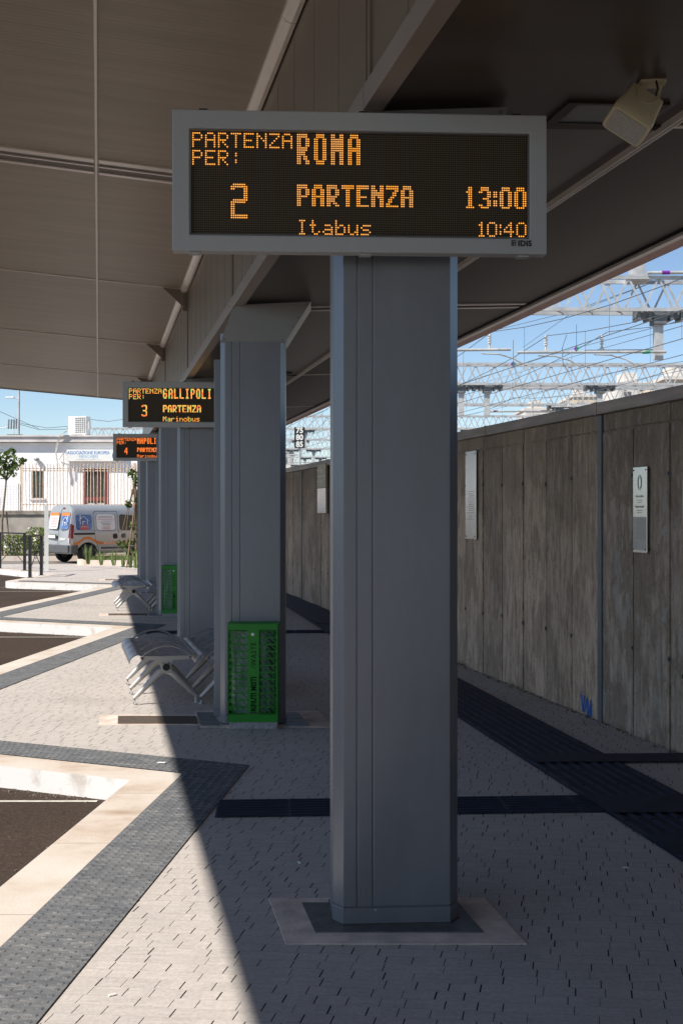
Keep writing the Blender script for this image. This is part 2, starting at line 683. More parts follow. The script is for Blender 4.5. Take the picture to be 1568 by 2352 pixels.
M['tactile'] = tactile_mat("tactile_tile", 1.0)
M['tactile_top'] = tactile_mat("worn_stud", 0.94)
M['guide'] = simple("guide_tile", (0.026, 0.034, 0.054), 0.62, var=0.25, scale=9, spec=0.22, bump=0.2, bscale=150)
M['wall'] = concrete_wall_mat()
M['coping'] = simple("coping_metal", (0.37, 0.315, 0.285), 0.55, 0.3, var=0.28, scale=3, stretch=(1, 0.4, 4))
M['joint'] = simple("joint_cover", (0.15, 0.165, 0.18), 0.5, 0.3, var=0.1)
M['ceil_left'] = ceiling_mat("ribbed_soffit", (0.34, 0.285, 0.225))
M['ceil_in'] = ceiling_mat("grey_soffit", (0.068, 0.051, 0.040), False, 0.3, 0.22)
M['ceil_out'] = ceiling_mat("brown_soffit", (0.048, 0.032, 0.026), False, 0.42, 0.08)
M['fascia'] = metal_paint("fascia_sheet", (0.20, 0.155, 0.122), 0.33, 0.15, 0.10)
M['trim'] = metal_paint("trim_sheet", (0.70, 0.64, 0.59), 0.33, 0.2, 0.12)
M['flange'] = metal_paint("flange_sheet", (0.30, 0.25, 0.215), 0.36, 0.2, 0.12)
M['recess'] = simple("joint_recess", (0.13, 0.11, 0.09), 0.5)
M['pink'] = simple("copper_edge", (0.58, 0.33, 0.27), 0.5, 0.1, var=0.1)
M['dark'] = simple("dark_gap", (0.012, 0.012, 0.013), 0.7)
M['column'] = metal_paint("column_paint", (0.205, 0.214, 0.240), 0.36, 0.45, 0.16)
M['sealant'] = simple("dirty_sealant", (0.05, 0.048, 0.045), 0.8, var=0.4, scale=30)
M['capital'] = metal_paint("capital_sheet", (0.30, 0.295, 0.29), 0.45, 0.2)
M['mortar'] = simple("mortar_frame", (0.66, 0.54, 0.46), 0.85, var=0.25, scale=7, bump=0.3, bscale=60)
M['plate'] = simple("floor_plate", (0.15, 0.15, 0.15), 0.5, 0.4, var=0.3, scale=12, bump=0.4, bscale=90)
M['soil'] = simple("old_timber_soil", (0.115, 0.085, 0.065), 0.95, var=0.5, scale=9, stretch=(2, 14, 1), bump=0.8, bscale=40)
M['drain'] = simple("drain_plate", (0.20, 0.23, 0.26), 0.45, 0.5, var=0.2, scale=9)
M['housing'] = metal_paint("board_housing", (0.42, 0.425, 0.425), 0.5, 0.15, 0.03)
M['bezel'] = simple("board_bezel", (0.16, 0.155, 0.15), 0.5, 0.2)
M['screen'] = screen_mat()
M['led_amber'] = emit("led_amber", (1.0, 0.33, 0.030), 0.95)
M['led_core'] = emit("led_core", (1.0, 0.56, 0.17), 1.15)
M['led_red'] = emit("led_red", (1.0, 0.15, 0.025), 1.15)
M['led_orange'] = emit("led_orange", (1.0, 0.24, 0.04), 1.2)
M['led_green'] = emit("led_green", (0.30, 0.85, 0.20), 0.9)
M['led_yellow'] = emit("led_yellow", (1.0, 0.50, 0.09), 1.15)
M['black'] = simple("black_plastic", (0.015, 0.015, 0.016), 0.5)
M['bench'] = metal_paint("bench_steel", (0.38, 0.385, 0.40), 0.34, 0.55)
M['bench_leg'] = metal_paint("bench_cast_leg", (0.50, 0.48, 0.455), 0.42, 0.35)
M['green'] = simple("green_enamel", (0.006, 0.24, 0.010), 0.38, var=0.12)
M['ink'] = simple("dark_ink", (0.003, 0.004, 0.003), 0.7, spec=0.15)
M['white'] = simple("white_plastic", (0.80, 0.80, 0.76), 0.4, var=0.05)
M['bin_base'] = simple("bin_plinth", (0.34, 0.34, 0.34), 0.9, var=0.25, scale=40, bump=0.3)
t_ = NT("plastic_bag")
t_.set(t_.ramp(t_.noise(t_.coord((8, 8, 1.5)), 3, 4), [(0.3, (0.02, 0.075, 0.06)), (0.7, (0.34, 0.45, 0.41))]), 0.28, 0, 0.5)
t_.b.inputs['Alpha'].default_value = 0.80
M['bag'] = t_.mat
M['cream'] = metal_paint("cream_plastic", (0.52, 0.44, 0.29), 0.5, 0.0, 0.06)
M['grille'] = simple("speaker_grille", (0.36, 0.33, 0.30), 0.6, var=0.2, scale=160)
M['brushed'] = simple("brushed_steel", (0.66, 0.66, 0.67), 0.22, 0.88, var=0.03, scale=3)
M['engrave'] = simple("engraved_ink", (0.30, 0.295, 0.29), 0.5)
M['tan'] = simple("tan_panel", (0.44, 0.38, 0.26), 0.45, 0.2, var=0.08)
M['blue_ink'] = simple("blue_spray", (0.005, 0.17, 0.62), 0.6, var=0.2, scale=40)
M['galv'] = simple("galvanised_steel", (0.50, 0.50, 0.49), 0.5, 0.35, var=0.22, scale=2.5)
M['galv_dark'] = simple("weathered_steel", (0.16, 0.17, 0.18), 0.6, 0.3, var=0.2)
M['wire'] = simple("copper_wire", (0.11, 0.115, 0.12), 0.5, 0.4)
M['ceramic'] = simple("ceramic_insulator", (0.62, 0.58, 0.53), 0.3, var=0.1)
M['purple'] = simple("purple_band", (0.20, 0.02, 0.30), 0.5)
M['teal'] = simple("green_band", (0.01, 0.25, 0.10), 0.5)


# ------------------------------------------------------------------ the ground
PITCH = Vector((-1.934, 9.39))
TIP0 = Vector((-0.992, 7.376))
NOSE0 = Vector((-3.739, 8.58))


def fillet(p0, p, p1, r, n=7):
    a, b = (p0 - p).normalized(), (p1 - p).normalized()
    ang = math.acos(max(-1, min(1, a.dot(b))))
    d = r / math.tan(ang / 2)
    c = p + (a + b).normalized() * (r / sin(ang / 2))
    s, e = p + a * d, p + b * d
    t0, t1 = atan2(s.y - c.y, s.x - c.x), atan2(e.y - c.y, e.x - c.x)
    dt = (t1 - t0 + pi) % (2 * pi) - pi
    return [c + Vector((cos(t0 + dt * i / n), sin(t0 + dt * i / n))) * r for i in range(n + 1)]


raw = []
for k in range(-1, 3):
    raw.append(TIP0 + PITCH * k)
    raw.append(NOSE0 + PITCH * k)
raw = [Vector((0.35, -8.0))] + raw + [Vector((-7.32, 30.5)), Vector((-9.8, 33.75)), Vector((-16.0, 41.9)), Vector((-26, 55))]
border = []
for i, p in enumerate(raw):
    is_nose = 2 <= i <= 8 and i % 2 == 0
    if is_nose or i == 9 or i == 10:
        border += fillet(raw[i - 1], p, raw[i + 1], 0.45 if is_nose else 0.5)
    else:
        border.append(p)


def offset(pl, d):
    """shift an open polyline to its left by d (right when negative), mitred"""
    out = []
    n = len(pl)
    for i, p in enumerate(pl):
        a = (p - pl[i - 1]).normalized() if i > 0 else None
        b = (pl[i + 1] - p).normalized() if i < n - 1 else None
        if a is None:
            out.append(p + Vector((-b.y, b.x)) * d)
        elif b is None:
            out.append(p + Vector((-a.y, a.x)) * d)
        else:
            na, nb = Vector((-a.y, a.x)), Vector((-b.y, b.x))
            m = (na + nb).normalized()
            out.append(p + m * (d / max(0.25, m.dot(na))))
    return out


kerb_out = offset(border, 0.28)
band_in = offset(border, -0.37)

ROAD_Z = -0.14
# one big sheet that reaches the horizon
mb = MB()
mb.add([(-900, -300, -0.30), (900, -300, -0.30), (900, 1500, -0.30), (-900, 1500, -0.30)], [(0, 1, 2, 3)])
struct(mb.build("ground", simple("far_ground", (0.22, 0.19, 0.16), 0.95, var=0.3, scale=0.3)))
mb = MB()
mb.add([(-40, -15, ROAD_Z), (1.2, -15, ROAD_Z), (1.2, 39.5, ROAD_Z), (-40, 39.5, ROAD_Z)], [(0, 1, 2, 3)])
struct(mb.build("road", M['asphalt']))
# pavement slab: one polygon to the kerb border
poly = [tuple(p) for p in border] + [(-26, 60), (-8, 60), (4.9 - 0.2185 * 50, 50), (4.9 + 0.2185 * 36, -36), (6.2, -36)]
mb = MB()
mb.prism(poly, -0.25, 0.0)
struct(mb.build("pavement", M['paving']))
# kerb
mb = MB()
for i in range(len(border) - 1):
    a, b, c, d = border[i], border[i + 1], kerb_out[i + 1], kerb_out[i]
    e = 0.001
    mb.add([(*a, e), (*b, e), (*c, e), (*d, e)], [(0, 1, 2, 3)], 0)
    mb.add([(*d, e), (*c, e), (*c, -0.24), (*d, -0.24)], [(0, 1, 2, 3)], 1)
struct(mb.build("kerb", [M['kerb'], M['kerb_paint']]))
# tactile band with studs that follows the kerb
mb = MB()
NB = len([p for p in border if p.y < 27.9])
for i in range(NB - 1):
    a, b, c, d = border[i], border[i + 1], band_in[i + 1], band_in[i]
    z = 0.006
    mb.add([(*a, z), (*d, z), (*c, z), (*b, z)], [(0, 1, 2, 3)])
    mb.add([(*d, z), (*d, 0.0), (*c, 0.0), (*c, z)], [(0, 1, 2, 3)])
    L = (b - a).length
    if L < 0.4:
        continue
    n = int(max(L, (c - d).length) / 0.052)
    for j in range(n):
        for q in range(7):
            s, u = (j + 0.5) / n, (q + 0.5) / 7
            # studs stand on a square grid measured along the border
            p = a.lerp(b, s).lerp(d.lerp(c, s), u)
            if p.y < 3 or p.y > 20.5:
                continue
            r0, r1 = 0.0145, 0.010
            m = 6
            vs = [(p.x + r0 * cos(2 * pi * t / m), p.y + r0 * sin(2 * pi * t / m), z) for t in range(m)]
            vs += [(p.x + r1 * cos(2 * pi * t / m), p.y + r1 * sin(2 * pi * t / m), z + 0.0035) for t in range(m)]
            mb.add(vs, [(t, (t + 1) % m, m + (t + 1) % m, m + t) for t in range(m)], 0)
            mb.add(vs[m:], [tuple(range(m))], 1)
struct(mb.build("pavement_band", [M['tactile'], M['tactile_top']]))
mb = MB()
for i in range(len(kerb_out) - 1):
    a, b = kerb_out[i], kerb_out[i + 1]
    L = (b - a).length
    if max(a.y, b.y) < 4 or min(a.y, b.y) > 30:
        continue
    nn = Vector((-(b - a).y, (b - a).x)).normalized()
    for q in range(int(L * 95)):
        p = a.lerp(b, random.random()) + nn * (0.004 + abs(random.gauss(0, 0.07)))
        if p.y < 4.5:
            continue
        sz = random.uniform(0.0025, 0.0065) * (1.7 if random.random() < 0.06 else 1)
        ang = random.uniform(0, pi)
        mb.box(-sz, sz, -sz * 0.7, sz * 0.7, 0, sz * 1.1, 0, Matrix.Translation((p.x, p.y, ROAD_Z)) @ Matrix.Rotation(ang, 4, 'Z'))
struct(mb.build("gravel", simple("kerb_grit", (0.20, 0.165, 0.135), 0.9, var=0.5, scale=30)), 'stuff')
# white bay lines on the road
mb = MB()
for k in range(-1, 4):
    o = PITCH * k
    x1 = -2.05 + o.x + 0.55
    for (xa, xb) in ((-12.0 + o.x, x1),):
        y0 = 7.20 + o.y
        mb.add([(xa, y0 - 0.02, ROAD_Z + 0.004), (xb, y0 + 0.01, ROAD_Z + 0.004), (xb, y0 + 0.05, ROAD_Z + 0.004), (xa, y0 + 0.055, ROAD_Z + 0.004)], [(0, 1, 2, 3)])
struct(mb.build("road_marking", M['road_paint']))


def ridged(mb, origin, d, length, width, n, z=0.005, h=0.009, gap=None):
    """a strip of raised bars that run along d"""
    d = Vector(d).normalized()
    s = Vector((d.y, -d.x))
    o = Vector(origin)
    q = lambda a, b, zz: (*(o + d * a + s * b), zz)
    mb.add([q(0, 0, z), q(0, width, z), q(length, width, z), q(length, 0, z)], [(0, 1, 2, 3)])
    p = width / n
    for i in range(n):
        b0 = i * p + p * 0.22
        b1 = (i + 1) * p - p * 0.22
        k = 0
        a = 0.0
        while a < length - 0.01:
            a1 = min(a + 0.395, length)
            c = 0.012
            mb.add([q(a, b0, z), q(a, b1, z), q(a1, b1, z), q(a1, b0, z), q(a + c, b0 + c, z + h), q(a + c, b1 - c, z + h), q(a1 - c, b1 - c, z + h), q(a1 - c, b0 + c, z + h)],
                   [(4, 5, 6, 7), (0, 1, 5, 4), (1, 2, 6, 5), (2, 3, 7, 6), (3, 0, 4, 7)])
            a += 0.40


mb = MB()
pd = Vector((-0.174, 1.0)).normalized()
ridged(mb, (2.555 + 0.174 * 6, -6.0), pd, 50.0, 0.60, 8)
struct(mb.build("pavement_guide_path", M['guide']))
mb = MB()
for k in range(-1, 4):
    o = PITCH * k
    # strip from the tip of the kerb band across to the guide path
    lf = Vector((-0.70 + o.x, 6.69 + o.y))
    le = Vector((2.585 - 0.174 * lf.y, 0)).x - lf.x
    ridged(mb, lf, (0.9986, 0.053), max(0.4, le), 0.38, 7, 0.0055, 0.006)
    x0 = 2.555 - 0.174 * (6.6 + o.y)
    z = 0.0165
    for (dy, wd, ln) in ((0.06, -0.39, 1.25), (1.20, -0.25, 1.35), (-0.72, -0.36, 1.0)):  # second sheet is a shadow on the paving, painted in the guide tile colour
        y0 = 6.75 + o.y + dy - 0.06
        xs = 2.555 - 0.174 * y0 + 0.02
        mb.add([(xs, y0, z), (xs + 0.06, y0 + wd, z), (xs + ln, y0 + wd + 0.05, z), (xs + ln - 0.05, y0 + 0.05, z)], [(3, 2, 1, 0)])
struct(mb.build("pavement_cross_strip_and_shadow", M['guide']))


# ------------------------------------------------------------------ concrete wall beside the railway
WR = atan2(0.2185, 1.0)
WK = sqrt(1 + 0.2185 ** 2)
wall = empty("concrete_wall", (4.036, 0, 0), WR, "long stained board-marked concrete wall between the platform and the railway", "wall")
mb = MB()
BW = 0.5554
y0 = 9.42
for i in range(-75, 66):
    a, b = y0 + i * BW, y0 + (i + 1) * BW
    off = 0.0015 * ((i * 7) % 5)
    mb.box(off, 0.24, a + 0.012, b - 0.012, 0.0, 2.258)
    mb.box(off + 0.006, 0.24, a + 0.004, b - 0.004, 2.276, 2.40)
mb.box(0.020, 0.2, y0 - 75 * BW, y0 + 66 * BW, -0.2, 2.395)
mb.build("wall_face", M['wall'], wall)
mb = MB()
i = -19
while i < 14:
    a, b = y0 + i * 2.6, y0 + (i + 1) * 2.6
    mb.box(-0.035, 0.28, a + 0.002, b - 0.002, 2.402, 2.495)
    mb.box(-0.040, -0.0, a + 0.0, a + 0.05, 2.398, 2.500)
    i += 1
mb.build("coping", M['coping'], wall, bevel=0.006)
for yj in (2.97, 9.42, 15.87, 22.35, 28.8):
    mb = MB()
    mb.box(-0.012, 0.004, yj - 0.035, yj + 0.035, 0.0, 2.398)
    mb.build("joint_cover", M['joint'], wall, bevel=0.003)
mb = MB()
for i in range(-12, 60):
    if random.random() < 0.9:
        for zz in (0.62, 1.90):
            z_ = zz + random.uniform(-0.02, 0.02)
            mb.disc((-0.003, y0 + i * BW, z_), (-1, 0, 0), 0.021, 12, 0, 0.002)
            mb.disc((-0.0055, y0 + i * BW, z_), (-1, 0, 0), 0.014, 10, 1, 0.001)
mb.disc((-0.002, 8.12, 0.53), (-1, 0, 0), 0.017, 10, 1, 0.001)
mb.build("tie_hole", [M['galv_dark'], M['dark']], wall)['kind'] = 'stuff'
# the blue scribble
mb = MB()


def stroke(pts, r=0.009):
    for (a, b) in zip(pts[:-1], pts[1:]):
        mb.bar((-0.006, a[0], a[1]), (-0.006, b[0], b[1]), 0.004, r * 2, 0, (0, 1, 0))


for s in ([(9.775, 0.165), (9.745, 0.02), (9.715, 0.155)], [(9.715, 0.03), (9.655, 0.15), (9.65, 0.01), (9.62, 0.02)],
          [(9.63, 0.01), (9.59, 0.14), (9.585, 0.005)], [(9.62, 0.04), (9.585, 0.06)]):
    stroke(s, 0.006)
mb.build("graffiti", M['blue_ink'], wall)
# dirt and dry weeds along its foot
mb = MB()
for i in range(1500):
    yy = random.uniform(5.5, 40)
    xx = -abs(random.gauss(0, 0.03)) - 0.004
    hgt = random.uniform(0.01, 0.05) * (1.6 if mnoise.noise(Vector((yy * 1.3, 0, 0))) > 0.1 else 0.6)
    c = Vector((xx, yy, 0.0))
    dx, dy = random.uniform(-0.015, 0.015), random.uniform(-0.03, 0.03)
    mb.add([c + Vector((0, -0.005, 0)), c + Vector((0, 0.005, 0)), c + Vector((dx, dy, hgt))], [(0, 1, 2)])
    if i % 2:
        mb.box(xx - 0.006, xx + 0.006, yy + 0.02, yy + 0.02 + random.uniform(0.006, 0.02), 0.0, random.uniform(0.003, 0.010))
mb.xf = None
inv = Matrix.Translation((4.036, 0, 0)) @ Matrix.Rotation(WR, 4, 'Z')
mb.v = [inv @ p for p in mb.v]
struct(mb.build("dry_weeds", simple("dry_weed", (0.16, 0.125, 0.085), 0.9, var=0.4, scale=9)), 'stuff')


def wall_panel(name, yc, w, z0, z1, label, cat="sign"):
    o = empty(name, inv @ Vector((0, yc, 0)), WR, label, cat)
    return o, w, z0, z1


# tall mirror-like plate
o, w, z0, z1 = wall_panel("notice_panel", 12.22 * WK, 0.34, 1.352, 2.27, "tall blank brushed steel plate on the concrete wall just right of the nearest column")
mb = MB()
mb.box(-0.028, -0.016, -w / 2, w / 2, z0, z1)
mb.build("plate", M['brushed'], o, bevel=0.003)
mb = MB()
for yy in (-w / 2 + 0.03, w / 2 - 0.03):
    for zz in (z0 + 0.03, z1 - 0.03):
        mb.tube([(-0.032, yy, zz), (0.004, yy, zz)], 0.008, 8)
pieces(mb, "fixing", M['black'], o)
mb = MB()
for k in range(14):
    mb.box(-0.0290, -0.0285, -0.12, 0.10 - (k % 3) * 0.03, 1.56 + k * 0.022, 1.565 + k * 0.022)
mb.build("engraving", M['engrave'], o)

# the notice with the emblem
o, w, z0, z1 = wall_panel("notice_panel", 8.50 * WK, 0.215, 1.345, 1.968, "narrow steel notice with engraved oval emblem, right of the blue-grey wall joint")
mb = MB()
mb.box(-0.028, -0.016, -w / 2, w / 2, z0, z1)
mb.build("plate", M['brushed'], o, bevel=0.003)
mb = MB()
mb.box(-0.0295, -0.0287, -w / 2 + 0.006, w / 2 - 0.006, z0 + 0.02, z0 + 0.26)
mb.build("lower_sheet", simple("printed_sheet", (0.50, 0.46, 0.42), 0.4, 0.2, var=0.06), o)
mb = MB()
n = 28
for r_, ry, rz in ((0, 0.030, 0.055), (0, 0.022, 0.042)):
    for k in range(n):
        a0, a1 = 2 * pi * k / n, 2 * pi * (k + 1) / n
        mb.bar((-0.0292, ry * cos(a0), z1 - 0.115 + rz * sin(a0)), (-0.0292, ry * cos(a1), z1 - 0.115 + rz * sin(a1)), 0.002, 0.0014, 0, (0, 1, 0))
TM = Matrix.Translation((-0.0292, 0, 0)) @ Matrix.Rotation(radians(-90), 4, 'Z') @ RX90
text(mb, "Avviso al pubblico", 0.022, TM @ Matrix.Translation((0, z1 - 0.22, 0)), 0, 0.0005, 'CENTER', 1.0, 0.75)
text(mb, "Notice to the public", 0.022, TM @ Matrix.Translation((0, z1 - 0.295, 0)), 0, 0.0007, 'CENTER', 1.0, 0.75)
for k, zz in enumerate((0.24, 0.255, 0.315, 0.33)):
    mb.box(-0.0294, -0.0290, -0.04 + 0.01 * (k % 2), 0.04, z1 - zz - 0.004, z1 - zz)
for k in range(12):
    mb.box(-0.0302, -0.0297, -0.085, 0.08 - 0.02 * (k % 3), z0 + 0.10 + k * 0.0125, z0 + 0.103 + k * 0.0125)
for k in range(5):
    mb.box(-0.0302, -0.0297, 0.02, 0.085, z0 + 0.035 + k * 0.010, z0 + 0.038 + k * 0.010)
mb.build("lettering", M['engrave'], o)
mb = MB()
for yy in (-w / 2 + 0.012, w / 2 - 0.012):
    for zz in (z0 + 0.025, z1 - 0.025):
        mb.tube([(-0.033, yy, zz), (0.004, yy, zz)], 0.005, 8)
pieces(mb, "fixing", M['black'], o)

# direction sign between the two nearest columns
o, w, z0, z1 = wall_panel("direction_sign", 19.75 * WK, 0.70, 1.61, 2.43, "tan and white direction sign with arrows on the wall between the two nearest columns")
mb = MB()
mb.box(-0.06, -0.02, -w / 2, w / 2, 2.03, z1)
mb.build("header", M['tan'], o, bevel=0.003)
mb = MB()
mb.box(-0.06, -0.02, -w / 2, w / 2, z0, 2.027)
mb.build("lower_board", M['brushed'], o, bevel=0.003)
mb = MB()
mb.box(-0.02, 0.004, -0.2, -0.17, z0 + 0.1, z1 - 0.1)
mb.box(-0.02, 0.004, 0.17, 0.2, z0 + 0.1, z1 - 0.1)
pieces(mb, "fixing", M['galv'], o)
mb = MB()
TM = Matrix.Translation((-0.0615, 0, 0)) @ Matrix.Rotation(radians(-90), 4, 'Z') @ RX90
for zz, s in ((2.29, "Treni"), (2.10, "Uscita")):
    mb.box(-0.0622, -0.0612, 0.20, 0.32, zz + 0.035, zz + 0.05)
    mb.extr([(-0.0612, 0.32, zz + 0.02), (-0.0612, 0.335, zz + 0.0425), (-0.0612, 0.32, zz + 0.065)], (-0.001, 0, 0))
    text(mb, s, 0.11, TM @ Matrix.Translation((-0.12, zz, 0)), 0, 0.001, 'LEFT', 1.0, 0.9)
mb.box(-0.0622, -0.0612, -w / 2, w / 2, 2.226, 2.232)
mb.build("lettering", M['white'], o)

# panel just entering at the right margin
o, w, z0, z1 = wall_panel("notice_panel", 7.80 * WK, 0.18, 1.32, 1.86, "brushed steel notice at the right margin, beyond the oval emblem notice")
mb = MB()
mb.box(-0.028, -0.016, -w / 2, w / 2, z0, z1)
mb.build("plate", M['brushed'], o, bevel=0.003)
mb = MB()
for zz in (z0 + 0.02, z1 - 0.02):
    mb.bar((-0.03, 0.06, zz), (0.004, 0.06, zz), 0.01, 0.01)
pieces(mb, "fixing", M['black'], o)


# ------------------------------------------------------------------ canopy
CR = atan2(0.2020, 0.9794)
CK = 1 / 0.9794
canopy = empty("station_canopy", (1.061, 0, 0), CR, "long beige ribbed bus station canopy on grey columns with a deep central beam", "canopy")
A0, A1 = -32.0, 28.4 * CK
TL, TRt = 0.075, 0.05
ZT, ZB = 4.30, 3.26
LW, RW = 4.25, 2.503


def slab(mb, s0, s1, zf, th, a0=A0, a1=A1, mi=0):
    mb.hexa([(s0, a0, zf(s0)), (s1, a0, zf(s1)), (s1, a0, zf(s1) + th), (s0, a0, zf(s0) + th)],
            [(s0, a1, zf(s0)), (s1, a1, zf(s1)), (s1, a1, zf(s1) + th), (s0, a1, zf(s0) + th)], mi)


zl = lambda s: ZT + TL * (-s)
zr = lambda s: ZB + TRt * s
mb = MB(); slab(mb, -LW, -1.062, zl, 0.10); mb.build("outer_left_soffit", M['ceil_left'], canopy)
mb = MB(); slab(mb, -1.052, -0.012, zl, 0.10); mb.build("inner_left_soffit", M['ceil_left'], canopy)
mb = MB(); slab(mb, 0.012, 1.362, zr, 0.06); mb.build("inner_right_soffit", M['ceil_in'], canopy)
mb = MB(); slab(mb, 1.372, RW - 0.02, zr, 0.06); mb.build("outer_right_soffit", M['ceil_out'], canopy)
# the roof sheets and the beam above
mb = MB()
slab(mb, -LW, 0.5, lambda s: zl(s) + 0.11, 0.05)
slab(mb, 0.35, RW, lambda s: 4.47 - 0.30 * (s - 0.35), 0.05)
mb.build("roof_sheet", M['galv'], canopy)
mb = MB()
a = A0
k = 0
joints = [4.62 + 4.70 * j for j in range(-8, 6)]
joints = [j * CK for j in joints if A0 < j * CK < A1 - 0.5]
cuts = [A0] + joints + [A1]
for c0, c1 in zip(cuts[:-1], cuts[1:]):
    n = max(1, round((c1 - c0) / 0.6))
    mb.box(0.0, 0.011, c0 + 0.012, c1 - 0.012, ZB - 0.005, ZT + 0.2)
    for q in range(1, n):
        yy = c0 + (c1 - c0) * q / n
        mb.box(-0.0015, 0.001, yy - 0.002, yy + 0.002, ZB + 0.05, ZT)
mb.box(0.0115, 0.33, A0, A1 - 0.01, ZB + 0.09, ZT + 0.19)
mb.build("fascia", M['fascia'], canopy)
mb = MB()
for c in joints:
    mb.box(-0.004, 0.03, c - 0.010, c + 0.010, ZB + 0.05, ZT)
pieces(mb, "fascia_joint", M['dark'], canopy)
mb = MB()
for c in joints:
    mb.box(-0.010, 0.0, c - 0.055, c - 0.012, ZB + 0.045, ZT)
    mb.box(-0.010, 0.0, c + 0.012, c + 0.055, ZB + 0.045, ZT)
pieces(mb, "fascia_cover_strip", M['fascia'], canopy)
# angle trim under the beam and gutter at its top
mb = MB()
for c0, c1 in zip(cuts[:-1], cuts[1:]):
    mb.box(-0.022, -0.011, c0 + 0.003, c1 - 0.003, ZB - 0.035, ZB + 0.06)
    mb.box(-0.0109, 0.055, c0 + 0.003, c1 - 0.003, ZB - 0.035, ZB - 0.022)
mb.build("bottom_flange", M['flange'], canopy)
mb = MB()
q0 = A0
while q0 < A1 - 0.1:
    q1 = min(q0 + 1.6, A1)
    prof = [(-0.012 - 0.075 * cos(t) if False else 0, 0) for t in (0,)]
    pts = [(-0.085, ZT + 0.004), (-0.085, ZT - 0.022), (-0.065, ZT - 0.045), (-0.035, ZT - 0.055), (-0.011, ZT - 0.055), (-0.011, ZT - 0.002)]
    mb.extr([(p[0], q0 + 0.004, p[1]) for p in pts], (0, q1 - q0 - 0.008, 0))
    q0 = q1
mb.build("gutter", M['trim'], canopy)
# lengthwise seam of the left wing, cross seams
mb = MB()
mb.box(-1.067, -1.047, A0, A1, zl(-1.057) - 0.014, zl(-1.057) + 0.01)
mb.build("lengthwise_seam", M['trim'], canopy, bevel=0.003)


def cross_strip(name, s0, s1, zf, a, w, dz, mat):
    mb = MB()
    mb.hexa([(s0, a, zf(s0) - dz), (s1, a, zf(s1) - dz), (s1, a, zf(s1) + 0.01), (s0, a, zf(s0) + 0.01)],
            [(s0, a + w, zf(s0) - dz), (s1, a + w, zf(s1) - dz), (s1, a + w, zf(s1) + 0.01), (s0, a + w, zf(s0) + 0.01)])
    return mb.build(name, mat, canopy)


for j in (0, 1, 2, 3, 4, -1):
    a = (9.34 + 4.72 * (j - 0)) * CK
    if j == 0:
        for (d, w, nm, dz, mt) in ((-0.03, 0.09, "cross_seam", 0.014, 'trim'), (0.0605, 0.10, "expansion_gap", 0.002, 'recess'), (0.161, 0.03, "cross_seam", 0.010, 'trim'), (0.1915, 0.018, "expansion_gap", 0.002, 'dark'),
                                   (0.21, 0.11, "expansion_gap", 0.003, 'recess'), (0.3205, 0.055, "cross_seam", 0.014, 'trim')):
            cross_strip(nm, -LW, -1.077, zl, a + d, w, dz, M[mt])
            cross_strip(nm, -1.038, -0.09, zl, a + d, w, dz, M[mt])
    elif a < A1:
        cross_strip("cross_seam", -LW, -1.077, zl, a, 0.025, 0.012, M['trim'])
        cross_strip("cross_seam", -1.038, -0.09, zl, a, 0.025, 0.012, M['trim'])
for j in range(-1, 6):
    a = (4.75 + 4.70 * j) * CK
    if a > A1 - 0.3:
        continue
    if j == 1:
        ar = 9.30 * CK
        for d in (0.0, 0.16):
            cross_strip("cross_seam", 0.06, 1.355, zr, ar + d, 0.04, 0.010, M['trim'])
            cross_strip("cross_seam", 1.40, RW - 0.06, zr, ar + d, 0.04, 0.010, M['trim'])
        cross_strip("expansion_gap", 0.06, 1.355, zr, ar + 0.0405, 0.119, 0.003, M['dark'])
        cross_strip("expansion_gap", 1.40, RW - 0.06, zr, ar + 0.0405, 0.119, 0.003, M['dark'])
    else:
        cross_strip("cross_seam", 0.06, 1.355, zr, a + 0.09, 0.055, 0.008, M['ceil_out'])
        cross_strip("cross_seam", 1.40, RW - 0.06, zr, a + 0.09, 0.02, 0.008, M['trim'])
# inner gutter of the right wing
mb = MB()
mb.box(1.352, 1.364, A0, A1, zr(1.36) - 0.03, zr(1.36) + 0.02)
mb.box(1.380, 1.392, A0, A1, zr(1.38) - 0.026, zr(1.38) + 0.02)
mb.build("right_seam", M['trim'], canopy)
mb = MB()
mb.box(1.3642, 1.3798, A0, A1, zr(1.37) - 0.012, zr(1.37) + 0.015)
mb.build("right_seam_gap", M['dark'], canopy)
# right edge: lip, gap, copper coloured fascia
zE = zr(RW)
mb = MB()
q0 = A0
while q0 < A1 - 0.1:
    q1 = min(q0 + 3.1, A1)
    mb.box(RW - 0.012, RW + 0.035, q0 + 0.004, q1 - 0.004, zE - 0.030, zE + 0.05)
    mb.box(RW + 0.0352, RW + 0.062, q0 + 0.004, q1 - 0.004, zE - 0.012, zE + 0.05)
    q0 = q1
mb.build("edge_lip", M['trim'], canopy)
mb = MB()
mb.box(RW - 0.032, RW - 0.0125, A0, A1, zE - 0.010, zE + 0.05)
mb.build("edge_gap", M['dark'], canopy)
mb = MB()
q0 = A0
while q0 < A1 - 0.1:
    q1 = min(q0 + 3.1, A1)
    mb.box(RW + 0.0625, RW + 0.19, q0 + 0.003, q1 - 0.003, zE - 0.008, zE + 0.42)
    q0 = q1
mb.build("copper_edge", M['pink'], canopy)
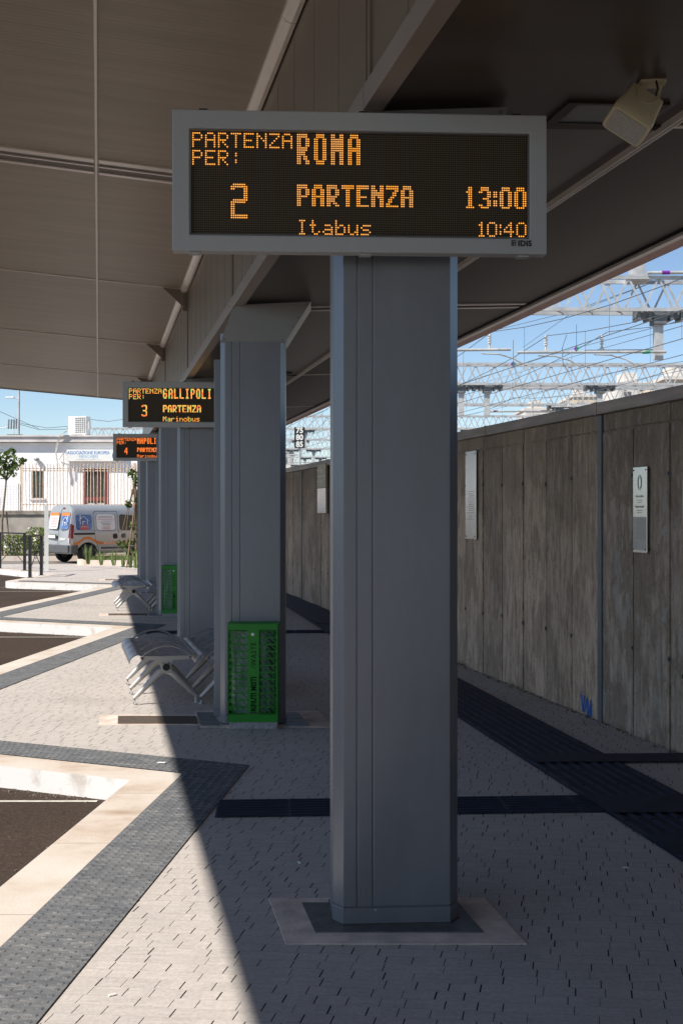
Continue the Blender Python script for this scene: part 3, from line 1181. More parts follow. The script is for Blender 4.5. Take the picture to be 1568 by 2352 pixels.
# left edge and far end trim
mb = MB()
mb.box(-LW - 0.06, -LW - 0.002, A0, A1, zl(-LW) - 0.02, zl(-LW) + 0.22)
mb.build("left_edge_trim", M['trim'], canopy)
mb = MB()
slab(mb, -LW, -0.0, lambda s: zl(s) - 0.018, 0.2, A1 + 0.001, A1 + 0.035)
slab(mb, 0.0, RW, lambda s: zr(s) - 0.018, 0.2, A1 + 0.001, A1 + 0.035)
mb.build("end_trim", M['bezel'], canopy)
mb = MB()
slab(mb, 0.0, RW, lambda s: 3.4, 1.0, A0 - 0.05, A0 - 0.02)
mb.build("end_board", M['fascia'], canopy)
# triangular gussets against the fascia at every cross seam but the double one
for j in (1, 2, 3):
    a = (9.34 + 4.72 * j) * CK
    mb = MB()
    mb.extr([(-0.005, a - 0.02, zl(-0.02) - 0.02), (-0.30, a - 0.02, zl(-0.3) - 0.016), (-0.005, a - 0.02, zl(0) - 0.26)], (0, 0.016, 0))
    mb.box(-0.06, -0.012, a - 0.05, a - 0.021, zl(0) - 0.27, zl(0) - 0.06)
    g = mb.build("gusset", M['fascia'], canopy)
    mb = MB()
    for zz in (0.10, 0.20):
        mb.tube([(-0.045, a - 0.05, zl(0) - zz), (-0.045, a - 0.075, zl(0) - zz)], 0.018, 8)
    pieces(mb, "bolt", M['galv_dark'], g)

# flush ceiling lamps
def ceil_world(Y, s):
    return canopy.matrix_basis @ Vector((s, Y * CK, zr(s)))


canopy_M = Matrix.Translation((1.061, 0, 0)) @ Matrix.Rotation(CR, 4, 'Z')
lamps = []
for k, lab in enumerate(("flush rectangular ceiling panel behind the loudspeaker at upper right", "flush rectangular ceiling panel seen just right of the second column's top")):
    ya = (4.56 + 9.39 * k) * CK
    o = empty("ceiling_lamp", canopy_M @ Vector((1.03, ya, zr(1.03))), CR, lab, "ceiling lamp", "flush ceiling lamps of the right wing")
    mb = MB()
    za = lambda s: TRt * s
    for (s0, s1, a0, a1) in ((-0.22, 0.22, 0.0, 0.022), (-0.22, 0.22, 0.248, 0.27), (-0.22, -0.17, 0.0221, 0.2479), (0.17, 0.22, 0.0221, 0.2479)):
        mb.hexa([(s0, a0, za(s0) - 0.012), (s1, a0, za(s1) - 0.012), (s1, a0, za(s1) + 0.01), (s0, a0, za(s0) + 0.01)],
                [(s0, a1, za(s0) - 0.012), (s1, a1, za(s1) - 0.012), (s1, a1, za(s1) + 0.01), (s0, a1, za(s0) + 0.01)])
    mb.build("frame", M['ceil_out'], o)
    mb = MB()
    s0, s1, a0, a1 = -0.1695, 0.1695, 0.0223, 0.2477
    mb.hexa([(s0, a0, za(s0) - 0.008), (s1, a0, za(s1) - 0.008), (s1, a0, za(s1) + 0.01), (s0, a0, za(s0) + 0.01)],
            [(s0, a1, za(s0) - 0.008), (s1, a1, za(s1) - 0.008), (s1, a1, za(s1) + 0.01), (s0, a1, za(s0) + 0.01)])
    mb.build("diffuser", simple("smoked_diffuser", (0.10, 0.098, 0.10), 0.25, var=0.05), o)


# ------------------------------------------------------------------ columns
def column_shape(root, kind):
    """local x to the right from the left front edge, y into depth, z up"""
    D_ = 0.335
    w, ch, cd = 0.502, 0.034, 0.056
    top = 3.02
    mb = MB()
    # back core
    mb.prism([(0.004, cd + 0.007), (ch + 0.004, 0.006), (w - ch - 0.004, 0.006), (w - 0.004, cd + 0.007), (w - 0.004, D_ - ch), (w - ch, D_ - 0.004), (ch, D_ - 0.004), (0.004, D_ - ch)], 0.0, top)
    # front sheets with open joints
    mb.prism([(0.0, cd), (ch + 0.004, 0.0), (0.091, 0.0), (0.091, 0.012), (0.02, 0.05), (0.02, D_ - 0.02), (0.0, D_ - ch)], 0.078, top)
    mb.box(0.0965, 0.153, 0.0, 0.012, 0.078, top)
    mb.prism([(0.1585, 0.012), (0.1585, 0.0), (w - ch - 0.004, 0.0), (w, cd), (w, D_ - ch), (w - 0.02, D_ - 0.02), (w - 0.02, 0.05)], 0.078, top)
    mb.build("shaft", M['column'], root, bevel=0.0025)
    mb = MB()
    e = 0.0022
    mb.prism([(-e, cd - e * .4), (ch + 0.004 - e * .4, -e), (w - ch - 0.004 + e * .4, -e), (w + e, cd - e * .4), (w + e, D_ - ch), (w - ch, D_ + e), (ch, D_ + e), (-e, D_ - ch)], 0.006, 0.074)
    bb = mb.build("base_collar", M['column'], root, bevel=0.002)
    mb = MB()
    e2 = 0.007
    mb.prism([(-e2, cd - 0.003), (ch, -e2), (w - ch, -e2), (w + e2, cd - 0.003), (w + e2, D_ - ch), (w - ch, D_ + e2), (ch, D_ + e2), (-e2, D_ - ch)], 0.0, 0.0125)
    mb.build("sealant", M['sealant'], bb, bevel=0.004)
    mb = MB()
    mb.disc((0.166, -e - 0.001, 0.066), (0, -1, 0), 0.004, 8, 0, 0.003)
    mb.build("screw", M['galv'], bb)
    if kind == 'B':
        mb = MB()
        mb.box(-0.072, 0.40, D_ + 0.006, D_ + 0.075, 0.0, 2.86)
        mb.box(-0.076, 0.404, D_ + 0.003, D_ + 0.078, 0.0, 0.07)
        mb.build("rear_plate", M['column'], root, bevel=0.004)
    # flared cover where it meets the beam
    mb = MB()
    pl = [(0.007, 2.95), (0.503, 2.95), (0.70, 3.262), (0.107, 3.232)]
    mb.extr([(p[0], -0.006, p[1]) for p in pl], (0, 0.40, 0))
    cap = mb.build("capital_cover", M['capital'], root)
    mb = MB()
    for (x, z) in ((0.035, 2.968), (0.478, 2.968), (0.110, 3.21), (0.665, 3.24), (0.56, 3.07), (0.60, 3.14), (0.06, 3.09)):
        mb.disc((x, -0.0065, z), (0, -1, 0), 0.006, 8, 0, 0.003)
    pieces(mb, "screw", M['galv_dark'], cap)


col_rot = radians(-2.2)
colA = empty("steel_column", (-0.031, 4.66, 0), radians(3.2), "nearest big grey steel column in front, under the ROMA board", "column", "grey columns that carry the canopy")
column_shape(colA, 'A')
colB = empty("steel_column", (-0.935, 9.05, 0), radians(1.5), "grey steel column with the nearer green bin in front of it", "column", "grey columns that carry the canopy")
column_shape(colB, 'B')
P3 = Vector((PITCH.x, PITCH.y, 0))
dup(colA, colA.location + P3, None, "grey steel column behind the nearer bench pair, under the GALLIPOLI board")
dup(colB, colB.location + P3, None, "grey steel column with the farther green bin in front of it")
dup(colA, colA.location + P3 * 2, None, "grey steel column under the NAPOLI board beside the far benches")
dup(colB, colB.location + P3 * 2, None, "farthest grey steel column, beside the planter and the van")

# frames let into the paving round the columns
mbf, mbp, mbs, mbd = MB(), MB(), MB(), MB()
SKEW = Matrix(((1, -0.185, 0, 0), (0, 1, 0, 0), (0, 0, 1, 0), (0, 0, 0, 1)))      # the frames follow the canopy's slant
for k in range(-1, 3):
    o = P3 * k
    R = Matrix.Translation(Vector((-0.031, 4.66, 0)) + o) @ SKEW
    mbf.box(-0.215, 0.70, -0.19, 0.34, -0.01, 0.004, 0, R)
    mbp.box(-0.085, 0.57, -0.075, 0.27, -0.01, 0.008, 0, R)
    R = Matrix.Translation(Vector((-0.935, 9.05, 0)) + o) @ SKEW
    mbf.box(-0.93, -0.155, 0.0, 0.44, -0.01, 0.004, 0, R)
    mbf.box(-0.155, 0.86, -0.10, 0.62, -0.01, 0.0045, 0, R)
    mbs.box(-0.785, -0.165, 0.03, 0.36, -0.01, 0.0085, 0, R)
    mbd.box(-0.15, -0.006, -0.07, 0.52, -0.01, 0.0085, 0, R)
    mbd.box(0.50, 0.68, -0.07, 0.52, -0.01, 0.0085, 0, R)
    for q in range(4):
        mbd.box(-0.146, -0.012, -0.065 + q * 0.147, 0.065 + q * 0.147, 0.0085, 0.012, 0, R)
        mbd.box(0.51, 0.67, -0.065 + q * 0.147, 0.065 + q * 0.147, 0.0085, 0.012, 0, R)
struct(mbf.build("pavement_mortar_frame", M['mortar']))
struct(mbp.build("pavement_steel_plate", M['plate']))
struct(mbs.build("pavement_soil_slot", M['soil']))
struct(mbd.build("pavement_drain_plate", M['drain']))


# ------------------------------------------------------------------ departure boards
FONT = {
 'P': "11110 10001 10001 11110 10000 10000 10000", 'A': "01110 10001 10001 11111 10001 10001 10001",
 'R': "11110 10001 10001 11110 10100 10010 10001", 'T': "11111 00100 00100 00100 00100 00100 00100",
 'E': "11111 10000 10000 11110 10000 10000 11111", 'N': "10001 11001 10101 10011 10001 10001 10001",
 'Z': "11111 00001 00010 00100 01000 10000 11111", ':': "00000 00100 00100 00000 00100 00100 00000",
 'O': "01110 10001 10001 10001 10001 10001 01110", 'M': "10001 11011 10101 10101 10001 10001 10001",
 'G': "01110 10001 10000 10111 10001 10001 01110", 'L': "10000 10000 10000 10000 10000 10000 11111",
 'I': "01110 00100 00100 00100 00100 00100 01110", '2': "01110 10001 00001 01110 10000 10000 11111",
 '3': "01110 10001 00001 00110 00001 10001 01110", '4': "00010 00110 01010 10010 11111 00010 00010",
 '1': "00100 01100 00100 00100 00100 00100 01110", '0': "01110 10001 10001 10001 10001 10001 01110",
 't': "01000 01000 11100 01000 01000 01001 00110", 'a': "00000 00000 01110 00001 01111 10001 01111",
 'b': "10000 10000 10110 11001 10001 10001 11110", 'u': "00000 00000 10001 10001 10001 10011 01101",
 's': "00000 00000 01111 10000 01110 00001 11110", 'r': "00000 00000 10110 11001 10000 10000 10000",
 'i': "00100 00000 01100 00100 00100 00100 01110", 'n': "00000 00000 10110 11001 10001 10001 10001",
 'o': "00000 00000 01110 10001 10001 10001 01110",
}


BIG = {
 '2': ".111111. 11111111 11....11 ......11 ......11 ......11 ......11 .1111111 1111111. 11...... 11...... 11...... 11...... 11...... 11111111 11111111",
 '3': ".111111. 11111111 11....11 ......11 ......11 ......11 ......11 ..11111. ..11111. ......11 ......11 ......11 ......11 11....11 11111111 .111111.",
 '4': ".....11. ....111. ...1111. ...1111. ..11.11. ..11.11. .11..11. .11..11. 11...11. 11111111 11111111 .....11. .....11. .....11. .....11. .....11.",
}


def glyph(ch, w=5, h=7, bold=False):
    if h == 16:
        return [[c == '1' for c in r] for r in BIG[ch].split()]
    rows = [[c == '1' for c in r] for r in FONT[ch].split()]
    out = []
    for y in range(h):
        src = rows[min(6, int(y * 7 / h))]
        r = [src[min(4, int(x * 5 / w))] for x in range(w)]
        if bold:
            r = [(r[x] if x < w else False) or (r[x - 1] if x > 0 else False) for x in range(w + 1)]
        out.append(r)
    return out


def put(dots, s, c0, r0, w=5, h=7, bold=False, pitch=6, right=False):
    items, x = [], 0
    for ch in s:
        if ch == ' ':
            x += pitch
            continue
        g = glyph(ch, w, h, bold)
        adv = pitch
        if ch in ':1' and right:
            used = [i for i in range(len(g[0])) if any(row[i] for row in g)]
            g = [row[used[0]:used[-1] + 1] for row in g]
            adv = len(g[0]) + (1 if ch == ':' else pitch - w)
        items.append((x, g))
        x += adv
    if right:
        c0 = c0 - (items[-1][0] + len(items[-1][1][0]))
    for x, g in items:
        for y, row in enumerate(g):
            for i, on in enumerate(row):
                if on:
                    dots.add((c0 + x + i, r0 + y))


def departure_board(loc, dest, num, firm, times, label, palette, rad=0.0031):
    BWd, BH, BD = 1.43, 0.535, 0.065
    o = empty("departure_board", loc, radians(2.9), label, "departure board", "departure boards under the canopy beam")
    x0, x1, z0, z1 = 0.065, BWd - 0.066, 0.060, BH - 0.071
    mb = MB()
    mb.box(0, BWd, 0, BD, 0, z0)
    mb.box(0, BWd, 0, BD, z1, BH)
    mb.box(0, x0, 0, BD, z0, z1)
    mb.box(x1, BWd, 0, BD, z0, z1)
    # one clean ring instead of four blocks
    mb = MB()
    O = [(0, 0), (BWd, 0), (BWd, BH), (0, BH)]
    I = [(x0, z0), (x1, z0), (x1, z1), (x0, z1)]
    vs = [(p[0], 0, p[1]) for p in O] + [(p[0], 0, p[1]) for p in I] + [(p[0], 0.022, p[1]) for p in I] + [(p[0], BD, p[1]) for p in O]
    fs = []
    for i in range(4):
        j = (i + 1) % 4
        fs += [(i, j, 4 + j, 4 + i), (4 + i, 4 + j, 8 + j, 8 + i), (j, i, 12 + i, 12 + j)]
    fs.append((15, 14, 13, 12))
    mb.add(vs, fs)
    h = mb.build("housing", M['housing'], o, bevel=0.004)
    mb = MB()
    e = 0.006
    for (a, b, c, d) in ((x0, x1, z0, z0 + e), (x0, x1, z1 - e, z1), (x0, x0 + e, z0 + e, z1 - e), (x1 - e, x1, z0 + e, z1 - e)):
        mb.box(a + 0.0005, b - 0.0005, 0.004, 0.020, c + 0.0005, d - 0.0005)
    mb.build("bezel", M['bezel'], o)
    mb = MB()
    mb.add([(0, 0, 0), (x1 - x0, 0, 0), (x1 - x0, 0, z1 - z0), (0, 0, z1 - z0)], [(0, 1, 2, 3)])
    sc = mb.build("screen", M['screen'], o)
    sc.location = (x0, 0.0205, z0)
    dots = set()
    put(dots, "PARTENZA", 1, 1)
    put(dots, "PER:", 1, 9)
    put(dots, dest, 50, 1, 5, 14, True, 8)
    put(dots, num, 19, 24, 7, 16, True)
    put(dots, "PARTENZA", 50, 24, 5, 10, True, 7)
    put(dots, firm, 50, 40)
    if times:
        put(dots, times[0], 159, 24, 5, 10, True, 7, True)
        put(dots, times[1], 159, 40, 5, 7, False, 6, True)
    mb = MB()
    n = 8
    for (c, r) in sorted(dots):
        cx, cz = (c + 0.5) * LEDX, (z1 - z0) - (r + 0.5) * LEDZ
        mi = palette(c, r)
        mb.add([(cx + rad * cos(2 * pi * t / n), -0.0015, cz + rad * sin(2 * pi * t / n)) for t in range(n)], [tuple(range(n))], mi)
        if mi == 0:
            mb.add([(cx + 0.0015 * cos(2 * pi * t / n), -0.0025, cz + 0.0015 * sin(2 * pi * t / n)) for t in range(n)], [tuple(range(n))], 1)
    mb.build("lit_lettering", [M['led_amber'], M['led_core'], M['led_red'], M['led_orange'], M['led_green'], M['led_yellow']], sc)
    mb = MB()
    for xx in (0.10, 0.71, 1.30):
        mb.box(xx, xx + 0.032, 0.02, 0.055, BH + 0.001, BH + 0.011)
    pieces(mb, "top_clip", M['black'], o)
    mb = MB()
    for xx in (0.06, 0.71, 1.32):
        mb.box(xx, xx + 0.045, 0.015, 0.055, -0.007, -0.001)
    pieces(mb, "bottom_latch", M['housing'], o)
    mb = MB()
    mb.box(0.72, 1.02, BD + 0.0005, BD + 0.135, 0.18, 0.26)
    mb.box(0.72, 1.02, BD + 0.0005, BD + 0.135, 0.34, 0.42)
    pieces(mb, "hanger", M['galv_dark'], o)
    mb = MB()
    text(mb, "IDIS", 0.030, Matrix.Translation((1.318, -0.002, 0.031)) @ RX90, 0, 0.0012, 'LEFT', 1.05, 1.0)
    # the small square emblem before it
    for (a, b, c, d) in ((1.293, 1.2965, 0.031, 0.052), (1.293, 1.312, 0.049, 0.0525), (1.2985, 1.302, 0.031, 0.0455), (1.2985, 1.312, 0.0425, 0.0458), (1.3055, 1.309, 0.031, 0.040)):
        mb.box(a, b, -0.0022, -0.0012, c, d)
    mb.build("maker_mark", M['black'], o)
    return o


def pal_mixed(c, r):
    v = mnoise.noise(Vector((c * 0.23, r * 0.17, 3.1)))
    u = random.random()
    if v > 0.28:
        return 4 if u < 0.6 else 5
    if v < -0.25:
        return 2 if u < 0.5 else 3
    return 5 if u < 0.72 else (4 if u < 0.82 else 3)


def pal_red(c, r):
    return 2 if random.random() < 0.35 else 3


B0 = Vector((-0.640, 4.45, 2.636))
departure_board(B0, "ROMA", "2", "Itabus", ("13:00", "10:40"), "nearest departure board with amber letters reading ROMA and 13:00", lambda c, r: 0)
departure_board(B0 + P3, "GALLIPOLI", "3", "Marinobus", None, "departure board with yellow-green letters reading GALLIPOLI, behind the second column", pal_mixed, 0.0042)
departure_board(B0 + P3 * 2, "NAPOLI", "4", "Marinobus", None, "farthest departure board, with red letters reading NAPOLI", pal_red, 0.0044)


# ------------------------------------------------------------------ loudspeaker
sp = empty("loudspeaker", (1.20, 4.56, 3.318), 0, "cream wedge shaped loudspeaker hanging from the dark ceiling at upper right", "loudspeaker")
wv = Vector((0.84, 0.0, -0.543)).normalized()
dvv = Vector((0.472, 0.5, 0.731)).normalized()
nv = wv.cross(dvv).normalized()
cen = U(1457, 258, 4.50)


def spt(a, b, c):
    return cen + wv * a + dvv * b + nv * c


def ring(a, b, c, t, r=0.018):
    ps = []
    for (ca, cc, a0) in ((a - r, c - r, 0), (-a + r, c - r, 90), (-a + r, -t + r, 180), (a - r, -t + r, 270)):
        for i in range(4):
            an = radians(a0 + 30 * i)
            ps.append(spt(ca + r * cos(an), b, cc + r * sin(an)))
    return ps


mb = MB()
secs = [ring(0.068, 0.104, 0.030, 0.045, 0.010), ring(0.073, 0.100, 0.035, 0.050, 0.012), ring(0.078, 0.0, 0.052, 0.062), ring(0.084, -0.055, 0.056, 0.066), ring(0.084, -0.082, 0.050, 0.066), ring(0.080, -0.089, 0.046, 0.062)]
n = len(secs[0])
vs = [p for s in secs for p in s]
fs = [tuple(range(n))] + [tuple((len(secs) - 1) * n + i for i in range(n - 1, -1, -1))]
for i in range(len(secs) - 1):
    for j in range(n):
        fs.append((i * n + (j + 1) % n, i * n + j, (i + 1) * n + j, (i + 1) * n + (j + 1) % n))
mb.add(vs, fs)
mb.build("case", M['cream'], sp, smooth=35, world=True)
mb = MB()
mb.extr([spt(a, -0.0895, c) for (a, c) in rrect(-0.071, 0.071, -0.054, 0.038, 0.014)], dvv * -0.003)
mb.build("grille", M['grille'], sp, world=True)
mb = MB()
pts = [spt(0.044 * cos(t), 0.094 - 0.088 * sin(t), 0.0525 - 0.16 * (0.094 - 0.088 * sin(t))) for t in [pi * i / 14 for i in range(15)]]
mb.tube(pts, 0.0022, 6)
mb.build("moulded_ridge", M['cream'], sp, world=True)
mb = MB()
bk = spt(0.03, 0.098, -0.01)
top = Vector((1.20, 4.56, 3.313))
mb.box(top.x - 0.05, top.x + 0.05, top.y - 0.035, top.y + 0.035, 3.30, 3.3135)
for dx in (-0.03, 0.03):
    mb.bar(Vector((top.x + dx, top.y, 3.30)), bk + Vector((dx * 0.7, 0, -0.02)), 0.012, 0.024)
mb.tube([bk + Vector((-0.035, 0, -0.02)), bk + Vector((0.035, 0, -0.02))], 0.012, 8)
mb.build("bracket", M['cream'], sp, world=True)
mb = MB()
mb.tube([Vector((top.x + 0.01, top.y - 0.03, 3.31)), Vector((top.x + 0.012, top.y - 0.05, 3.27)), bk + Vector((0.01, -0.02, -0.01))], 0.005, 6)
mb.build("cable", M['black'], sp, world=True)


# ------------------------------------------------------------------ benches
def bench(loc, rz, label):
    """local y along the bench (away from the near end), x across"""
    o = empty("steel_bench", loc, rz, label, "bench", "double steel benches between the columns")
    L = 1.42
    nseat = 4
    sl = L / nseat

    def prof(u):
        """u 0..1 across -> x, z of the seat sheet"""
        x = -0.315 + 0.63 * u
        z = 0.425 - 0.012 * sin(pi * u)
        if u < 0.14:
            q = (0.14 - u) / 0.14
            z = 0.425 - 0.075 * q ** 2.0
            x = -0.315 + 0.63 * 0.14 - 0.63 * 0.14 * min(1, q * 1.10) + 0.025 * max(0, q - 0.6)
        if u > 0.90:
            q = (u - 0.90) / 0.10
            z = 0.425 - 0.060 * q ** 2.2
        return x, z
    for s in range(nseat):
        mb = MB()
        nu, nv_ = 36, 10
        y_a, y_b = s * sl + 0.006, (s + 1) * sl - 0.006
        vs = []
        for iu in range(nu + 1):
            x, z = prof(iu / nu)
            for iv in range(nv_ + 1):
                vs.append((x, y_a + (y_b - y_a) * iv / nv_, z))
        fs = []
        for iu in range(nu):
            for iv in range(nv_):
                u = iu / nu
                hole = 0.17 < u < 0.88 and (iu % 6 in (1, 2)) and ((iv in (2, 6)) if (iu // 6) % 2 else (iv in (4, 8)))
                if hole:
                    continue
                a = iu * (nv_ + 1) + iv
                fs.append((a, a + nv_ + 1, a + nv_ + 2, a + 1))
        mb.add(vs, fs)
        st = mb.build("seat", M['bench'], o, smooth=50)
        md = st.modifiers.new("sheet", 'SOLIDIFY')
        md.thickness = 0.004
        md.offset = -1
    for s in range(nseat + 1):
        mb = MB()
        yy = min(max(s * sl, 0.004), L - 0.004)
        pts = []
        for i in range(15):
            t = i / 14
            x = -0.19 + 0.40 * t
            z = 0.415 + 0.080 * sin(pi * t) ** 0.8
            pts.append((x, yy, z))
        for a, b in zip(pts[:-1], pts[1:]):
            mb.bar(a, b, 0.010, 0.016, 0, (0, 1, 0))
        mb.tube(pts, 0.0085, 8)
        mb.build("armrest", M['bench'], o, smooth=50)
    for yy in (-0.004, L + 0.004, L / 3, 2 * L / 3):
        mb = MB()
        mb.extr([(-0.215, yy - 0.004, 0.410), (-0.205, yy - 0.004, 0.382), (-0.06, yy - 0.004, 0.374), (-0.035, yy - 0.004, 0.30), (0.045, yy - 0.004, 0.30), (0.06, yy - 0.004, 0.374), (0.225, yy - 0.004, 0.382), (0.232, yy - 0.004, 0.410)], (0, 0.008, 0))
        bp = mb.build("side_plate", M['bench_leg'], o)
        if yy < 0:
            mb = MB()
            for xx in (-0.195, 0.21):
                mb.disc((xx, yy - 0.0045, 0.396), (0, -1, 0), 0.012, 10, 0, 0.006)
            for xx in (-0.02, 0.03):
                mb.disc((xx, yy - 0.0045, 0.352), (0, -1, 0), 0.007, 8, 0, 0.005)
            pieces(mb, "bolt", M['galv_dark'], bp)
    mb = MB()
    mb.tube([(0.005, -0.02, 0.318), (0.005, L + 0.02, 0.318)], 0.030, 14)
    tb = mb.build("cross_beam", M['bench_leg'], o, smooth=40)
    mb = MB()
    mb.disc((0.005, -0.021, 0.318), (0, -1, 0), 0.031, 14, 0, 0.006)
    mb.build("end_cap", M['black'], tb)
    for yy in (0.02, 0.60, 1.18):
        mb = MB()
        for sg in (-1, 1):
            pts = [(0.005 + sg * 0.015, yy, 0.285), (0.005 + sg * 0.06, yy, 0.262), (0.005 + sg * 0.235, yy, 0.085), (0.005 + sg * 0.262, yy, 0.060), (0.005 + sg * 0.262, yy, 0.012)]
            mb.tube(pts, [0.030, 0.032, 0.020, 0.017, 0.016], 10)
            mb.tube([(0.005 + sg * 0.262, yy, 0.0), (0.005 + sg * 0.262, yy, 0.012)], 0.022, 10)
        mb.box(-0.045, 0.055, yy - 0.03, yy + 0.03, 0.262, 0.300)
        mb.build("leg", M['bench_leg'], o, smooth=45)
    return o


BR = atan2(0.236, 1.0)
b1 = bench((-1.500, 10.03, 0), BR, "nearer sunlit-edge steel bench, the left one of the near pair")
dup(b1, Vector((-0.945, 10.09, 0)), BR, "steel bench half hidden behind the column with the nearer bin")
dup(b1, b1.location + P3, BR, "steel bench, the left one of the far pair in front of the farther bin")
dup(b1, Vector((-0.945, 10.09, 0)) + P3, BR, "steel bench half hidden behind the column with the farther bin")


# ------------------------------------------------------------------ bins
def bin_(loc, label):
    o = empty("litter_bin", loc, radians(1.0), label, "litter bin", "green litter bins fixed to columns")
    w, d, zb, zt = 0.38, 0.165, 0.055, 0.792
    T = 0.003
    mb = MB()
    # rows of leaning leaf-shaped openings
    z_lo, z_hi, nrow = zb + 0.062, zt - 0.048, 12
    rp = (z_hi - z_lo) / nrow
    r = 0.022

    def panel(P, wdt, cols, solid):
        """P(x, z) gives the 3-D point on the sheet, cols: (x0, x1, count), solid: (x0, x1) spans without openings"""
        def plate(x0, x1, za, zc):
            mb.extr([P(x0, za), P(x1, za), P(x1, zc), P(x0, zc)], P.n * T)
        plate(0, wdt, zb, z_lo)
        plate(0, wdt, z_hi, zt)
        for (a, b) in solid:
            plate(a, b, z_lo, z_hi)
        for (a, b, cnt) in cols:
            for i in range(nrow + 1):
                z = z_lo + i * rp
                plate(a, b, z - 0.0046, z + 0.0046)
            cw = (b - a) / cnt
            for i in range(nrow):
                for c in range(-1, cnt + 1):
                    # curved leaning web from upper left to lower right
                    prev = None
                    for q in range(7):
                        t = q / 6
                        x = a + c * cw + cw * (0.15 + 0.95 * (t * t * (3 - 2 * t) * 0.5 + t * 0.5))
                        z = z_lo + i * rp + rp * (1 - t)
                        if prev and a - 0.001 <= prev[0] <= b and a - 0.001 <= x <= b + 0.001:
                            hw = 0.0042
                            mb.extr([P(prev[0] - hw, prev[1]), P(prev[0] + hw, prev[1]), P(x + hw, z), P(x - hw, z)], P.n * T)
                        prev = (x, z)

    class F:
        def __init__(self, f, n):
            self.f, self.n = f, Vector(n)

        def __call__(self, x, z):
            return Vector(self.f(x, z))
    panel(F(lambda x, z: (x, 0, z), (0, 1, 0)), w, [(0.006, 0.149, 3), (0.236, 0.365, 3)], [(0.0, 0.006), (0.149, 0.236), (0.365, w)])
    panel(F(lambda x, z: (0, d - x, z), (1, 0, 0)), d, [(0.008, d - 0.012, 3)], [(0, 0.008), (d - 0.012, d)])
    panel(F(lambda x, z: (w, x, z), (-1, 0, 0)), d, [(0.008, d - 0.012, 3)], [(0, 0.008), (d - 0.012, d)])
    mb.box(0.003, w - 0.003, d - 0.003, d, zb, zt)
    mb.box(0.003, w - 0.003, 0.004, d - 0.004, zb, zb + 0.008)
    mb.build("perforated_body", M['green'], o)
    mb = MB()
    mb.box(-0.005, w + 0.005, -0.006, 0.05, zt + 0.0005, zt + 0.007)
    mb.box(-0.005, w + 0.005, 0.115, d + 0.003, zt + 0.0005, zt + 0.007)
    mb.box(-0.005, 0.08, 0.0502, 0.1148, zt + 0.0005, zt + 0.007)
    mb.box(0.30, w + 0.005, 0.0502, 0.1148, zt + 0.0005, zt + 0.007)
    mb.build("lid", M['green'], o, bevel=0.002)
    mb = MB()
    mb.box(0.012, w - 0.006, 0.005, d - 0.005, 0.0, zb - 0.001)
    mb.build("plinth", M['bin_base'], o, bevel=0.004)
    # hanging bag with folds
    mb = MB()
    nu, nz = 40, 12
    vs, fs = [], []
    for k in range(nz + 1):
        z = zb + 0.04 + (zt - zb - 0.08) * k / nz
        for i in range(nu):
            a = 2 * pi * i / nu
            fold = 1 + 0.05 * sin(9 * a + k * 0.3) + 0.07 * mnoise.noise(Vector((cos(a) * 2, sin(a) * 2, z * 4)))
            tp = 0.72 + 0.28 * min(1, (z - zb) / 0.15)
            vs.append((0.185 + 0.155 * fold * tp * cos(a) * min(1, 1.0), d / 2 + 0.058 * fold * tp * sin(a), z))
    for k in range(nz):
        for i in range(nu):
            fs.append((k * nu + i, k * nu + (i + 1) % nu, (k + 1) * nu + (i + 1) % nu, (k + 1) * nu + i))
    fs.append(tuple(range(nu - 1, -1, -1)))
    mb.add(vs, fs)
    mb.build("bag", M['bag'], o, smooth=60)
    mb = MB()
    RZ = Matrix.Translation((0, -0.0015, 0)) @ RX90 @ Matrix.Rotation(radians(90), 4, 'Z')
    text(mb, "RIFIUTI MISTI", 0.056, Matrix.Translation((0.214, -0.0015, zb + 0.080)) @ RX90 @ Matrix.Rotation(radians(90), 4, 'Z'), 0, 0.0019, 'LEFT', 1.02, 0.80)
    mb.build("bold_lettering", M['ink'], o)
    mb = MB()
    text(mb, "/WASTE", 0.056, Matrix.Translation((0.214, -0.0015, zb + 0.405)) @ RX90 @ Matrix.Rotation(radians(90), 4, 'Z'), 0, 0.0, 'LEFT', 1.10, 0.93)
    mb.build("thin_lettering", M['ink'], o)
    mb = MB()
    mb.box(0.165, 0.225, -0.004, -0.0005, zb + 0.064, zb + 0.074)
    mb.build("maker_plate", M['black'], o)
    mb = MB()
    mb.disc((0.188, -0.001, zt - 0.075), (0, -1, 0), 0.0125, 14, 0, 0.004)
    mb.build("lock", M['white'], o)
    return o


bin1 = bin_((-0.857, 8.865, 0), "nearer bright green perforated bin lettered RIFIUTI MISTI/WASTE with a bag inside")
dup(bin1, bin1.location + P3, None, "farther bright green perforated bin, beside the far benches")


# ------------------------------------------------------------------ far footway furniture
M['fence_black'] = simple("black_fence_paint", (0.02, 0.021, 0.023), 0.45, 0.2)


